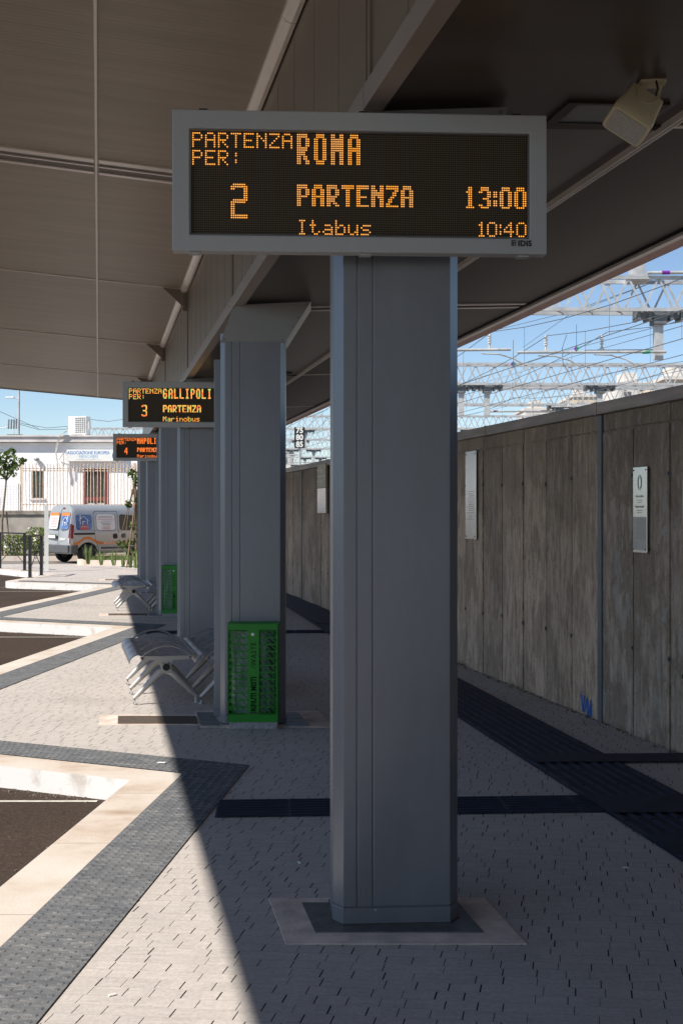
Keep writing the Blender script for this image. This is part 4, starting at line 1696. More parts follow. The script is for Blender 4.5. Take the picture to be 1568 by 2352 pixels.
def barrier(pts, label):
    o = empty("barrier_fence", (pts[0].x, pts[0].y, 0), 0, label, "barrier", "black railings on the far kerb")
    for p in pts:
        mb = MB()
        mb.box(p.x - 0.035, p.x + 0.035, p.y - 0.035, p.y + 0.035, 0.0, 1.0)
        mb.box(p.x - 0.07, p.x + 0.07, p.y - 0.07, p.y + 0.07, 0.0, 0.012)
        mb.build("post", M['fence_black'], o, world=True)
    for a, b in zip(pts[:-1], pts[1:]):
        mb = MB()
        mb.bar((a.x, a.y, 1.02), (b.x, b.y, 1.02), 0.06, 0.04)
        mb.build("top_rail", M['fence_black'], o, world=True)
        mb = MB()
        mb.tube([(a.x, a.y, 0.95), (b.x, b.y, 0.18)], 0.010, 6)
        mb.tube([(a.x, a.y, 0.18), (b.x, b.y, 0.95)], 0.010, 6)
        c = (a + b) / 2
        d = (b - a).normalized()
        ringp = [Vector((c.x, c.y, 0.565)) + Vector((d.x * cos(t), d.y * cos(t), sin(t))) * 0.12 for t in [2 * pi * i / 14 for i in range(15)]]
        mb.tube(ringp, 0.008, 5)
        mb.build("cross_brace", M['fence_black'], o, world=True)
    return o


Vd = lambda x, y: Vector((x, y))
barrier([Vd(-7.66, 28.95), Vd(-7.66, 30.05)], "short end-on black railing with crossed braces beside the white post")
barrier([Vd(-9.75, 33.6), Vd(-8.72, 32.4)], "longer black railing with crossed braces left of the white post")

pw = empty("white_post", (-7.97, 31.8, 0), radians(15), "tall white slotted steel post standing behind the black railings", "post")
mb = MB()
mb.box(-0.055, 0.055, -0.003, 0.003, 0.0, 1.80)
mb.box(-0.055, -0.049, -0.0028, 0.06, 0.0, 1.80)
mb.box(0.049, 0.055, -0.0028, 0.06, 0.0, 1.80)
mb.build("channel", M['white'], pw)
mb = MB()
mb.box(-0.09, 0.09, -0.05, 0.11, 0.0, 0.012)
mb.build("foot_plate", M['galv'], pw)

# planter beds
M['bed'] = simple("bed_soil", (0.17, 0.125, 0.085), 0.95, var=0.4, scale=3, bump=0.6, bscale=20)
plk = [Vd(-8.15, 36.3), Vd(-7.9, 35.55), Vd(-7.4, 35.35), Vd(-6.9, 35.25), Vd(-6.3, 35.0), Vd(-5.85, 34.3), Vd(-5.5, 33.2), Vd(-5.0, 31.7), Vd(-4.4, 30.6)]
sm = []
for i in range(len(plk) - 1):
    for t in (0, 0.33, 0.66):
        p0, p1, p2, p3 = plk[max(0, i - 1)], plk[i], plk[i + 1], plk[min(len(plk) - 1, i + 2)]
        sm.append(0.5 * ((2 * p1) + (p2 - p0) * t + (2 * p0 - 5 * p1 + 4 * p2 - p3) * t * t + (3 * p1 - p0 - 3 * p2 + p3) * t ** 3))
sm.append(plk[-1])
inn = offset(sm, 0.16)
mb = MB()
for i in range(len(sm) - 1):
    a, b, c, d = sm[i], sm[i + 1], inn[i + 1], inn[i]
    mb.add([(*a, 0.0), (*b, 0.0), (*b, 0.16), (*a, 0.16), (*c, 0.16), (*d, 0.16), (*c, 0.0), (*d, 0.0)], [(0, 1, 2, 3), (3, 2, 4, 5), (5, 4, 6, 7)])
struct(mb.build("kerb_of_planter", M['kerb']))
mb = MB()
mb.add([(*p, 0.10) for p in inn] + [(-2.5, 31, 0.10), (-3.2, 36.3, 0.10)], [tuple(range(len(inn) + 2))])
struct(mb.build("ground_planter_soil", M['bed']))
# lane the van stands on, and the rose bed behind it
mb = MB()
mb.add([(-40, 36.35, 0.004), (2, 36.35, 0.004), (2, 40.7, 0.004), (-40, 40.7, 0.004)], [(0, 1, 2, 3)])
struct(mb.build("road_lane", simple("worn_lane", (0.20, 0.175, 0.155), 0.9, var=0.2, scale=2, bump=0.4, bscale=50)))
mb = MB()
mb.box(-30, 6, 38.55, 38.72, 0.0, 0.16)
struct(mb.build("kerb_of_rose_bed", M['kerb']))
mb = MB()
mb.box(-30, 6, 38.721, 41.0, 0.0, 0.13)
struct(mb.build("ground_rose_bed", M['bed']))

# ------------------------------------------------------------------ the van
M['van'] = metal_paint("silver_van_paint", (0.43, 0.445, 0.45), 0.30, 0.40, 0.04)
M['van_grey'] = simple("grey_bumper", (0.085, 0.09, 0.095), 0.55)
M['tyre'] = simple("tyre_rubber", (0.018, 0.018, 0.019), 0.8)
M['glass'] = simple("dark_glass", (0.03, 0.036, 0.036), 0.06, spec=0.7)
M['orange'] = simple("orange_stripe", (0.72, 0.20, 0.03), 0.4)
M['decal_white'] = simple("white_decal", (0.74, 0.72, 0.70), 0.4, var=0.05)
t_ = NT("blue_decal")
t_.set(t_.ramp(t_.noise(t_.coord(), 2.0, 3), [(0.35, (0.03, 0.07, 0.24)), (0.65, (0.16, 0.28, 0.50))]), 0.35)
M['decal_blue'] = t_.mat
M['decal_red'] = simple("red_decal", (0.55, 0.10, 0.08), 0.4)
M['lamp_red'] = simple("tail_lamp_red", (0.22, 0.010, 0.016), 0.15)
M['lamp_clear'] = simple("tail_lamp_clear", (0.55, 0.52, 0.50), 0.15)
van_phi = radians(41)
van = empty("parked_van", (-8.93, 37.0, 0.004), van_phi, "small silver panel van with orange stripe and blue house pictures on its windows", "van")
VY = 0.0                        # local: x forward, y to its left, rear right corner at x 0, y -0.83
sec = [(0.0, .30), (.70, .30), (.79, .36), (.83, .52), (.835, .80), (.825, .95), (.80, 1.04), (.745, 1.52), (.715, 1.64), (.64, 1.74), (.50, 1.80), (.25, 1.83), (0.0, 1.84)]
XW = (0.62, 3.22)


def rear_x(z):
    if z < 0.9:
        return 0.0
    return 0.02 + 0.16 * ((z - 0.9) / 0.94) ** 1.3


def vtop(x):
    pts = [(0, 1.84), (2.3, 1.84), (2.6, 1.76), (2.85, 1.56), (3.1, 1.30), (3.28, 1.14), (3.6, 1.06), (3.85, 0.96), (4.0, 0.72)]
    for (a, za), (b, zb_) in zip(pts[:-1], pts[1:]):
        if x <= b:
            return za + (zb_ - za) * (x - a) / (b - a)
    return 0.72


xs = sorted(set([0.0, 0.10, 0.20] + [round(0.25 + 0.04 * i, 3) for i in range(19)] + [1.1, 1.5, 1.9, 2.3, 2.5, 2.6, 2.75] + [round(2.85 + 0.04 * i, 3) for i in range(19)] + [3.7, 3.85, 3.95, 4.0]))
yc = 0.83
rings_ = []
for x in xs:
    half = []
    for (y, z) in sec:
        zz = z
        tp = vtop(x)
        if tp < 1.84 and z > 0.95:
            zz = 0.95 + (z - 0.95) * (tp - 0.95) / (1.84 - 0.95) if tp > 0.95 else min(z, tp)
        if tp <= 0.95:
            zz = min(zz, tp)
        for xw in XW:
            if abs(x - xw) < 0.37:
                zz = max(zz, 0.29 + sqrt(0.37 ** 2 - (x - xw) ** 2)) if zz < 0.75 else zz
        yy = y
        if x < 0.10:
            yy = y * (0.965 if x == 0 else 1.0)
        if x > 3.6:
            yy = y * (1 - 0.25 * ((x - 3.6) / 0.4) ** 2)
        xx = x
        if x < 0.3:
            xx = x + rear_x(z) * (1 - x / 0.3)
        half.append((xx, yy, zz))
    ring_ = [Vector((p[0], -p[1] + yc - 0.83, p[2])) for p in half] + [Vector((p[0], p[1] + yc - 0.83, p[2])) for p in half[-2:0:-1]]
    rings_.append(ring_)
n = len(rings_[0])
mb = MB()
vs = [p for r_ in rings_ for p in r_]
fs = []
for i in range(len(rings_) - 1):
    for j in range(n):
        fs.append((i * n + j, (i + 1) * n + j, (i + 1) * n + (j + 1) % n, i * n + (j + 1) % n))
fs.append(tuple(range(n)))
fs.append(tuple((len(rings_) - 1) * n + j for j in range(n - 1, -1, -1)))
mb.add(vs, fs)
mb.build("body", M['van'], van, smooth=32)


def hw(z):
    for (ya, za), (yb, zb_) in zip(sec[:-1], sec[1:]):
        if za <= z <= zb_ and zb_ > za:
            return ya + (yb - ya) * (z - za) / (zb_ - za)
    return 0.83


def side_patch(mb, poly, off, mi=0, th=0.004):
    mb.extr([(x, -hw(z) - off, z) for x, z in poly], (0, -th, 0), mi)


def rear_patch(mb, poly, off, mi=0, th=0.004):
    mb.extr([(rear_x(z) - off, y, z) for y, z in poly][::-1], (-th, 0, 0), mi)


def house(put_, mbx, cx, cz, s, off):
    """the small white house outline with a chimney"""
    def ln(a, b, w):
        a, b = Vector(a), Vector(b)
        d = (b - a).normalized()
        nn = Vector((-d.y, d.x)) * w / 2
        put_(mbx, [tuple(a + nn), tuple(b + nn), tuple(b - nn), tuple(a - nn)][::-1], off, 0, 0.001)
    w = 0.03 * s
    ln((cx - .5 * s, cz + .10 * s), (cx, cz + .52 * s), w * 1.4)
    ln((cx + .5 * s, cz + .10 * s), (cx, cz + .52 * s), w * 1.4)
    ln((cx - .36 * s, cz + .16 * s), (cx - .36 * s, cz - .25 * s), w * 1.6)
    ln((cx + .36 * s, cz + .16 * s), (cx + .36 * s, cz - .25 * s), w * 1.6)
    ln((cx - .34 * s, cz + .25 * s), (cx - .34 * s, cz + .62 * s), w * 2.6)
    ln((cx - .1 * s, cz + .05 * s), (cx - .1 * s, cz - .25 * s), w * 2.2)
    ln((cx - .1 * s, cz + .02 * s), (cx + .14 * s, cz + .02 * s), w * 2.2)


# windows
rub = simple("window_rubber", (0.16, 0.165, 0.17), 0.5)
w1 = MB(); side_patch(w1, rrect(0.20, 0.80, 1.02, 1.55, 0.10), 0.001)
wq = w1.build("rear_side_window", M['van'], van)
mb = MB(); side_patch(mb, rrect(0.225, 0.775, 1.045, 1.525, 0.08), 0.006); mb.build("picture_decal", M['decal_blue'], wq)
mb = MB(); house(side_patch, mb, 0.50, 1.30, 0.34, 0.011)
text(mb, "La casa del futuro", 0.045, Matrix.Translation((0.50, -hw(1.12) - 0.013, 1.135)) @ RX90, 0, 0.0005, 'CENTER')
mb.build("house_emblem", M['decal_white'], wq)
mb = MB()
side_patch(mb, [(0.36, 1.06), (0.66, 1.06), (0.66, 1.12), (0.60, 1.12), (0.60, 1.20), (0.42, 1.20), (0.42, 1.12), (0.36, 1.12)][::-1], 0.0105, 0, 0.0005)
mb.build("pink_figure", M['decal_red'], wq)
mb = MB(); side_patch(mb, rrect(0.93, 1.62, 1.02, 1.55, 0.09), 0.002)
wq = mb.build("sliding_door_window", rub, van)
mb = MB(); side_patch(mb, rrect(0.95, 1.60, 1.035, 1.535, 0.08), 0.0065); mb.build("notice_decal", M['decal_white'], wq)
mb = MB()
text(mb, "avantsound", 0.11, Matrix.Translation((1.275, -hw(1.42) - 0.014, 1.42)) @ RX90, 0, 0.0, 'CENTER')
for k, zz in enumerate((1.28, 1.24, 1.20)):
    mb.box(1.08 + 0.03 * k, 1.47 - 0.03 * k, -hw(zz) - 0.013, -hw(zz) - 0.012, zz, zz + 0.014)
mb.build("lettering", simple("grey_print", (0.34, 0.33, 0.33), 0.5), wq)
mb = MB()
side_patch(mb, [(0.98, 1.375), (0.98, 1.385), (1.57, 1.385), (1.57, 1.375)], 0.011, 0, 0.001)
for zz in (1.12, 1.08):
    mb.box(1.13, 1.42, -hw(zz) - 0.013, -hw(zz) - 0.012, zz, zz + 0.014)
mb.build("red_print", M['decal_red'], wq)
mb = MB(); side_patch(mb, [(1.80, 1.02), (2.75, 1.02), (2.70, 1.16), (2.48, 1.38), (2.25, 1.50), (1.82, 1.53), (1.76, 1.48), (1.76, 1.08)][::-1], 0.002); mb.build("front_side_window", M['glass'], van)
# seams of the doors
mb = MB()


def seam(pts):
    for a, b in zip(pts[:-1], pts[1:]):
        mb.bar((a[0], -hw(a[1]) - 0.0005, a[1]), (b[0], -hw(b[1]) - 0.0005, b[1]), 0.006, 0.008)


seam([(1.05, 0.38), (0.95, 0.55), (0.87, 0.80), (0.86, 1.0), (0.84, 1.56), (0.90, 1.63), (1.68, 1.63), (1.70, 1.5), (1.70, 0.95), (1.70, 0.40)])
seam([(1.06, 0.38), (2.80, 0.38)])
seam([(2.80, 0.38), (2.84, 0.95)])
mb.build("door_seam", M['dark'], van)
mb = MB(); side_patch(mb, rrect(0.14, 0.86, 0.895, 0.955, 0.02), 0.002, 0, 0.012); mb.build("slide_rail", M['black'], van)
mb = MB()
wv_ = [(0.10, 0.575), (0.22, 0.575), (0.34, 0.64), (0.45, 0.73), (0.58, 0.765), (0.70, 0.745), (0.85, 0.66), (1.0, 0.60), (1.15, 0.585), (3.0, 0.585)]
for a, b in zip(wv_[:-1], wv_[1:]):
    side_patch(mb, [(a[0], a[1]), (b[0], b[1]), (b[0], b[1] + 0.075), (a[0], a[1] + 0.075)][::-1], 0.003, 0, 0.002)
st = mb.build("orange_stripe", M['orange'], van)
mb = MB()
text(mb, "IMPIANTI DOMOTICI - ALLARME - VIDEO", 0.075, Matrix.Translation((1.17, -hw(0.6) - 0.0062, 0.598)) @ RX90, 0, 0.0015)
mb.build("lettering", M['decal_white'], st)
mb = MB()
side_patch(mb, rrect(1.08, 1.68, 0.44, 0.50, 0.02), 0.002, 0, 0.015)
side_patch(mb, rrect(1.72, 2.75, 0.44, 0.50, 0.02), 0.002, 0, 0.015)
mb.build("rubbing_strip", M['van_grey'], van)
mb = MB()
side_patch(mb, rrect(1.50, 1.66, 0.76, 0.92, 0.05), 0.003, 0, 0.01)
mb.build("sliding_door_handle", M['black'], van)
mb = MB()
side_patch(mb, rrect(1.80, 1.97, 0.78, 0.92, 0.05), 0.003, 0, 0.006)
dh = mb.build("front_door_handle", M['van_grey'], van)
# tail lamps
for sg in (-1, 1):
    mb = MB()
    lp = [(.835, .64), (.835, .92), (.80, 1.10), (.765, 1.24), (.735, 1.24), (.735, 1.1), (.74, .80), (.75, .64)]
    for k in range(len(lp)):
        pass
    mb.extr([(rear_x(z) - 0.004, sg * min(y, hw(z) * 0.97), z) for y, z in lp], (-0.012, 0, 0), 0)
    mb.extr([(0.005 + rear_x(z), sg * (hw(z) + 0.003), z) for z in (.64, .92, 1.10, 1.24)] + [(0.11 + rear_x(z), sg * (hw(z) + 0.003), z) for z in (1.18, 1.05, .85, .64)], (0, sg * 0.006, 0), 0)
    tl = mb.build("tail_lamp", M['lamp_red'], van)
    mb = MB()
    mb.extr([(rear_x(z) - 0.017, sg * min(y, hw(z) * 0.97), z) for y, z in ((.825, .645), (.825, .80), (.745, .80), (.755, .645))], (-0.003, 0, 0), 0)
    mb.extr([(0.007, sg * (hw(.63) + 0.0095), .63), (0.007, sg * (hw(.78) + 0.0095), .78), (0.105, sg * (hw(.78) + 0.0095), .78), (0.105, sg * (hw(.63) + 0.0095), .63)], (0, sg * 0.002, 0), 0)
    mb.build("reversing_lens", M['lamp_clear'], tl)
# rear bumper, doors, plate
mb = MB()
prof_ = [(-0.07, .36), (-0.085, .48), (-0.06, .58), (0.0, .60)]
pl = [(-0.06, .84), (-0.03, .868), (0.28, .868)]
mb.box(-0.075, 0.0, -0.80, 0.80, 0.32, 0.58)
mb.box(0.0, 0.27, -0.862, -0.80, 0.32, 0.58)
mb.box(0.0, 0.27, 0.80, 0.862, 0.32, 0.58)
mb.build("rear_bumper", M['van_grey'], van, bevel=0.035)
for sg in (-1, 1):
    mb = MB()
    y0_, y1_ = (-0.66, -0.10) if sg < 0 else (0.04, 0.66)
    rear_patch(mb, rrect(y0_, y1_, 1.06, 1.60, 0.08), 0.003)
    wq = mb.build("rear_window", rub, van)
    mb = MB()
    rear_patch(mb, rrect(y0_ + 0.02, y1_ - 0.02, 1.075, 1.585, 0.07), 0.0075)
    mb.build("picture_decal", M['decal_blue'] if sg < 0 else M['decal_white'], wq)
    mb = MB()
    rear_patch(mb, rrect(y0_ + 0.022, y1_ - 0.022, 1.49, 1.583, 0.03), 0.012, 0, 0.001)
    mb.build("orange_header", M['orange'], wq)
    mb = MB()
    if sg < 0:
        house(rear_patch, mb, -0.38, 1.27, 0.36, 0.0125)
    else:
        for k in range(6):
            rear_patch(mb, rrect(0.12, 0.55 - 0.05 * (k % 2), 1.14 + 0.05 * k, 1.155 + 0.05 * k, 0.004, 1), 0.0125, 0, 0.001)
    mb.build("print", M['decal_white'] if sg < 0 else M['decal_red'], wq)
mb = MB()
mb.bar((-0.003, -0.03, 0.55), (-0.003, -0.03, 0.9), 0.012, 0.006)
mb.bar((rear_x(0.95) - 0.003, -0.03, 0.9), (rear_x(1.7) - 0.004, -0.03, 1.7), 0.012, 0.006)
mb.build("rear_door_seam", M['dark'], van)
mb = MB()
rear_patch(mb, rrect(0.06, 0.60, 0.76, 0.90, 0.02), 0.004, 0, 0.02)
pt = mb.build("plate_recess", M['van_grey'], van)
mb = MB()
rear_patch(mb, rrect(0.10, 0.58, 0.78, 0.88, 0.01), 0.025, 0, 0.003)
mb.build("number_plate", M['decal_white'], pt)
mb = MB()
RM = Matrix.Translation((-0.008, -0.14, 0.72)) @ Matrix.Rotation(radians(-90), 4, 'Z') @ RX90
text(mb, "linkem", 0.15, RM, 0, 0.002)
mb.build("lettering", M['decal_white'], van)
mb = MB()
mb.box(rear_x(1.72) - 0.01, rear_x(1.72) + 0.06, -0.22, -0.08, 1.70, 1.745)
mb.build("high_brake_lamp", M['lamp_red'], van)
# wheels
for xw in XW:
    for sg in (-1, 1):
        mb = MB()
        R_, y_o, y_i = 0.300, 0.815, 0.64
        prof_ = [(0.17, y_o - 0.015), (0.23, y_o), (0.28, y_o - 0.005), (R_, y_o - 0.035), (R_, y_i + 0.03), (0.28, y_i), (0.17, y_i)]
        n = 28
        vs, fs = [], []
        for (r_, yy) in prof_:
            for j in range(n):
                a = 2 * pi * j / n
                vs.append((xw + r_ * cos(a), sg * yy, 0.30 + r_ * sin(a)))
        for i in range(len(prof_) - 1):
            for j in range(n):
                fs.append((i * n + j, i * n + (j + 1) % n, (i + 1) * n + (j + 1) % n, (i + 1) * n + j))
        mb.add(vs, fs)
        tw = mb.build("wheel", M['tyre'], van, smooth=35)
        mb = MB()
        mb.disc((xw, sg * (y_o - 0.05), 0.30), (0, sg, 0), 0.178, 24, 0, 0.012)
        for j in range(10):
            a = 2 * pi * j / 10
            mb.disc((xw + 0.12 * cos(a), sg * (y_o - 0.037), 0.30 + 0.12 * sin(a)), (0, sg, 0), 0.022, 8, 1, 0.001)
        mb.disc((xw, sg * (y_o - 0.038), 0.30), (0, sg, 0), 0.06, 14, 0, 0.016)
        mb.build("rim", [simple("steel_rim", (0.17, 0.175, 0.18), 0.45, 0.4), M['dark']], tw)
    mb = MB()
    mb.box(xw - 0.36, xw + 0.36, -0.62, 0.62, 0.28, 0.72)
    mb.build("inner_arch", M['dark'], van)

# ------------------------------------------------------------------ retaining wall, rust fence, white building
rw = empty("retaining_wall", (-10, 41.0, 0), 0, "low weathered concrete retaining wall under the rusty bar fence", "wall")
mb = MB()
mb.box(-34, -4.8, 41.0, 41.5, 0.0, 1.50)
mb.build("wall_face", simple("weathered_concrete", (0.40, 0.36, 0.31), 0.9, var=0.3, scale=1.5, bump=0.4, bscale=12), rw, world=True)
mb = MB()
mb.box(-34, -4.75, 40.94, 41.55, 1.501, 1.655)
mb.build("coping", simple("stained_coping", (0.27, 0.235, 0.20), 0.9, var=0.45, scale=4, bump=0.4, bscale=20), rw, world=True, bevel=0.02)

M['rust'] = simple("rusty_bars", (0.70, 0.54, 0.39), 0.75, var=0.3, scale=9)
rf = empty("bar_fence", (-8, 41.25, 1.655), 0, "rusty fence of upright bars on the low concrete wall before the white building", "fence")
mb = MB()
xx = -11.17
while xx < -5.0:
    lean = random.uniform(-0.03, 0.03)
    r_ = 0.014
    mb.tube([(xx, 41.25, 1.64), (xx + lean * 0.4, 41.25 + random.uniform(-.01, .01), 2.5), (xx + lean, 41.25, 3.30 + random.uniform(-0.03, 0.03))], r_, 6)
    xx += 0.118 + random.uniform(-0.008, 0.008)
bars = mb.build("upright_bars", M['rust'], rf, world=True)
bars['kind'] = 'stuff'
for zz in (1.86, 3.13, 3.05):
    mb = MB()
    mb.bar((-11.2, 41.275, zz), (-4.9, 41.275, zz), 0.012, 0.03)
    mb.build("rail", M['rust'], rf, world=True)
for xx in (-11.25, -7.30, -7.22, -4.95):
    mb = MB()
    mb.box(xx - 0.025, xx + 0.025, 41.29, 41.34, 1.64, 3.32)
    mb.build("post", M['rust'], rf, world=True)
ms = empty("mesh_fence", (-12.5, 41.25, 1.655), 0, "pale wire mesh fence at the left end of the rusty bars", "fence")
mb = MB()
for i in range(30):
    mb.tube([(-14.2 + i * 0.1, 41.25, 1.64), (-14.2 + i * 0.1, 41.25, 2.55)], 0.004, 4)
for i in range(10):
    mb.tube([(-14.3, 41.25, 1.68 + i * 0.09), (-11.3, 41.25, 1.68 + i * 0.09)], 0.004, 4)
mb.build("wire_mesh", simple("pale_wire", (0.6, 0.6, 0.58), 0.5, 0.2), ms, world=True)
mb = MB()
mb.tube([(-14.3, 41.26, 1.64), (-14.3, 41.26, 2.6)], 0.02, 6)
mb.tube([(-11.32, 41.26, 1.64), (-11.32, 41.26, 2.6)], 0.02, 6)
pieces(mb, "post", M['galv'], ms, True)

bd = empty("white_building", (-9, 45, 1.4), 0, "long single storey white railway building with flat roof and red framed door", "building")
M['render'] = simple("white_render", (0.87, 0.85, 0.84), 0.85, var=0.06, scale=1.2, bump=0.2, bscale=14)
M['cornice'] = simple("cornice_render", (0.62, 0.58, 0.56), 0.85, var=0.2, scale=2, bump=0.2, bscale=14)
FY = 45.0
holes = [(-11.85, -11.37, 2.13, 3.18), (-9.83, -8.95, 1.4, 3.22)]
mb = MB()
xc = [-22, -11.85, -11.37, -9.83, -8.95, -5.2]
for i in range(5):
    a, b = xc[i], xc[i + 1]
    if i in (1, 3):
        z0_, z1_ = holes[0 if i == 1 else 1][2:]
        if z0_ > 1.4:
            mb.box(a, b, FY, FY + 0.3, 0.4, z0_)
        mb.box(a, b, FY, FY + 0.3, z1_, 4.25)
    else:
        mb.box(a, b, FY, FY + 0.3, 0.4, 4.25)
mb.box(-22, -5.2, FY + 0.301, FY + 8, 0.4, 4.25)
mb.build("wall", M['render'], bd, world=True)
mb = MB()
mb.box(-22.2, -5.0, FY - 0.22, FY + 8.1, 4.27, 4.47)
mb.box(-22.3, -4.9, FY - 0.28, FY + 8.1, 4.471, 4.53)
mb.build("roof", M['cornice'], bd, world=True)
M['door_red'] = simple("red_door_paint", (0.20, 0.045, 0.04), 0.5, var=0.15)
M['wood'] = simple("dark_wood", (0.10, 0.06, 0.04), 0.5)
# window
mb = MB()
a, b, z0_, z1_ = holes[0]
mb.box(a + 0.001, a + 0.05, FY + 0.08, FY + 0.14, z0_, z1_)
mb.box(b - 0.05, b - 0.001, FY + 0.08, FY + 0.14, z0_, z1_)
mb.box(a + 0.051, b - 0.051, FY + 0.08, FY + 0.14, z0_ + 0.001, z0_ + 0.05)
mb.box(a + 0.051, b - 0.051, FY + 0.08, FY + 0.14, z1_ - 0.05, z1_ - 0.001)
mb.box(a + 0.051, b - 0.051, FY + 0.08, FY + 0.14, (z0_ + z1_) / 2 - 0.02, (z0_ + z1_) / 2 + 0.02)
wn_ = mb.build("window", M['wood'], bd, world=True)
mb = MB(); mb.box(a + 0.05, b - 0.05, FY + 0.10, FY + 0.11, z0_ + 0.05, z1_ - 0.05); mb.build("pane", M['glass'], wn_, world=True)
mb = MB(); mb.box(a - 0.06, b + 0.06, FY - 0.06, FY - 0.001, z0_ - 0.07, z0_ - 0.005); mb.build("sill", M['cornice'], wn_, world=True)
# door
mb = MB()
a, b, z0_, z1_ = holes[1]
mb.box(a - 0.05, a + 0.07, FY - 0.02, FY + 0.08, z0_, z1_ + 0.05)
mb.box(b - 0.07, b + 0.05, FY - 0.02, FY + 0.08, z0_, z1_ + 0.05)
mb.box(a + 0.071, b - 0.071, FY - 0.019, FY + 0.08, z1_ - 0.06, z1_ + 0.049)
mb.box(a + 0.071, b - 0.071, FY - 0.019, FY + 0.08, 2.02, 2.18)
mb.box((a + b) / 2 - 0.03, (a + b) / 2 + 0.03, FY + 0.001, FY + 0.07, z0_, 2.02)
dr = mb.build("door", M['door_red'], bd, world=True)
mb = MB(); mb.box(a + 0.06, b - 0.06, FY + 0.05, FY + 0.06, z0_, z1_ - 0.03); mb.build("door_glass", M['glass'], dr, world=True)
mb = MB()
for i in range(7):
    xq = a + 0.12 + i * 0.107
    mb.tube([(xq, FY + 0.03, 2.2), (xq, FY + 0.03, 3.15)], 0.01, 5)
mb.build("grille", M['door_red'], dr, world=True)
mb = MB(); mb.box(a + 0.1, b - 0.1, FY + 0.035, FY + 0.045, 1.75, 1.95); mb.build("pale_panel", M['white'], dr, world=True)

sg_ = empty("signboard", (-9.4, FY, 3.5), 0, "white box sign with blue capitals on the white building", "signboard")
mb = MB(); mb.box(-10.45, -8.35, FY - 0.24, FY - 0.002, 3.53, 3.975); mb.build("box", M['white'], sg_, world=True, bevel=0.01)
mb = MB()
text(mb, "ASSOCIAZIONE EUROPEA", 0.165, Matrix.Translation((-9.62, FY - 0.2425, 3.80)) @ RX90, 0, 0.002, 'CENTER', 1.0, 0.84)
text(mb, "FERROVIERI", 0.165, Matrix.Translation((-9.62, FY - 0.2425, 3.655)) @ RX90, 1, 0.001, 'CENTER', 1.0, 0.84)
text(mb, "SEGRETERIA COMPARTIMENTALE", 0.065, Matrix.Translation((-9.62, FY - 0.2425, 3.572)) @ RX90, 2, 0.0, 'CENTER', 1.1, 0.95)
for i in range(20):
    a0, a1 = 2 * pi * i / 20, 2 * pi * (i + 1) / 20
    mb.bar((-8.60 + 0.12 * cos(a0), FY - 0.243, 3.75 + 0.15 * sin(a0)), (-8.60 + 0.12 * cos(a1), FY - 0.243, 3.75 + 0.15 * sin(a1)), 0.002, 0.05, 1, (0, 1, 0))
mb.build("lettering", [simple("blue_print", (0.05, 0.20, 0.52), 0.5, var=0.3, scale=30), simple("faded_blue_print", (0.24, 0.48, 0.72), 0.5, var=0.4, scale=30), simple("faded_print", (0.62, 0.52, 0.42), 0.5, var=0.2)], sg_, world=True)

wl = empty("wall_lamp", U(85, 1057, FY), 0, "oval grey bulkhead lamp on the white wall above the small window", "lamp")
c = U(85, 1055, FY - 0.12)
mb = MB(); mb.ball(c, 0.11, 0.10, 0.07, 14, 8); mb.build("globe", simple("lamp_glass", (0.26, 0.30, 0.28), 0.3), wl, smooth=60, world=True)
mb = MB(); mb.tube([c + Vector((0, 0.05, -0.02)), c + Vector((0, 0.13, -0.02))], 0.04, 8); mb.tube([c + Vector((0, 0.02, -0.06)), c + Vector((0, 0.02, -0.22))], 0.012, 6); mb.build("bracket", M['galv'], wl, world=True)

ac = empty("air_conditioner", (U(183, 1000, 46).x, 46, 4.53), radians(-18), "white air conditioning unit standing on the flat roof", "air conditioner")
mb = MB()
mb.box(-0.40, 0.40, -0.17, 0.17, 0.09, 0.80)
mb.build("case", M['white'], ac, bevel=0.02)
mb = MB()
mb.box(-0.08, 0.37, -0.176, -0.171, 0.14, 0.76)
gr = mb.build("grille", M['van_grey'], ac)
mb = MB()
for i in range(6):
    x_ = -0.08 + 0.45 * i / 5
    mb.box(x_ - 0.008, x_ + 0.008, -0.184, -0.1765, 0.14, 0.76)
for i in range(9):
    z_ = 0.14 + 0.62 * i / 8
    mb.box(-0.08, 0.37, -0.1835, -0.1770, z_ - 0.008, z_ + 0.008)
mb.build("guard_bars", M['white'], gr)
for x_ in (-0.3, 0.3):
    mb = MB(); mb.box(x_ - 0.06, x_ + 0.06, -0.18, 0.18, 0.0, 0.089); mb.build("foot", M['cornice'], ac)
mb = MB(); mb.box(0.401, 0.46, -0.1, 0.1, 0.3, 0.6); mb.build("valve_cover", M['white'], ac)

cb = empty("hanging_cable", (U(130, 1000, FY - .1).x, FY - 0.1, 4.5), 0, "pale bundle of cables drooping from the roof edge of the white building", "cable")
for q in range(3):
    mb = MB()
    base = [(155 - q * 2, 990), (141 + q, 997), (134 + q * 2, 1003), (131 + q * 2, 1020), (128 + q, 1040), (130 + q, 1055), (134, 1064), (132, 1075)]
    pts = [U(x, y, FY - 0.33 - 0.02 * q) for x, y in base]
    mb.tube(pts, 0.014, 5)
    mb.build("strand", simple("grey_cable", (0.55, 0.52, 0.48), 0.6), cb, world=True)
fl = empty("wall_bracket", (U(148, 1050, FY).x, FY, 3.5), 0, "thin grey bracket on the white wall left of the box sign", "bracket")
mb = MB()
mb.tube([U(147, 1032, FY - 0.3), U(147, 1072, FY - 0.3)], 0.02, 6)
mb.tube([U(147, 1036, FY - 0.3), U(147, 1036, FY)], 0.015, 6)
mb.tube([U(147, 1040, FY - 0.3), U(136, 1056, FY - 0.05)], 0.015, 6)
mb.build("arm", M['galv'], fl, world=True)

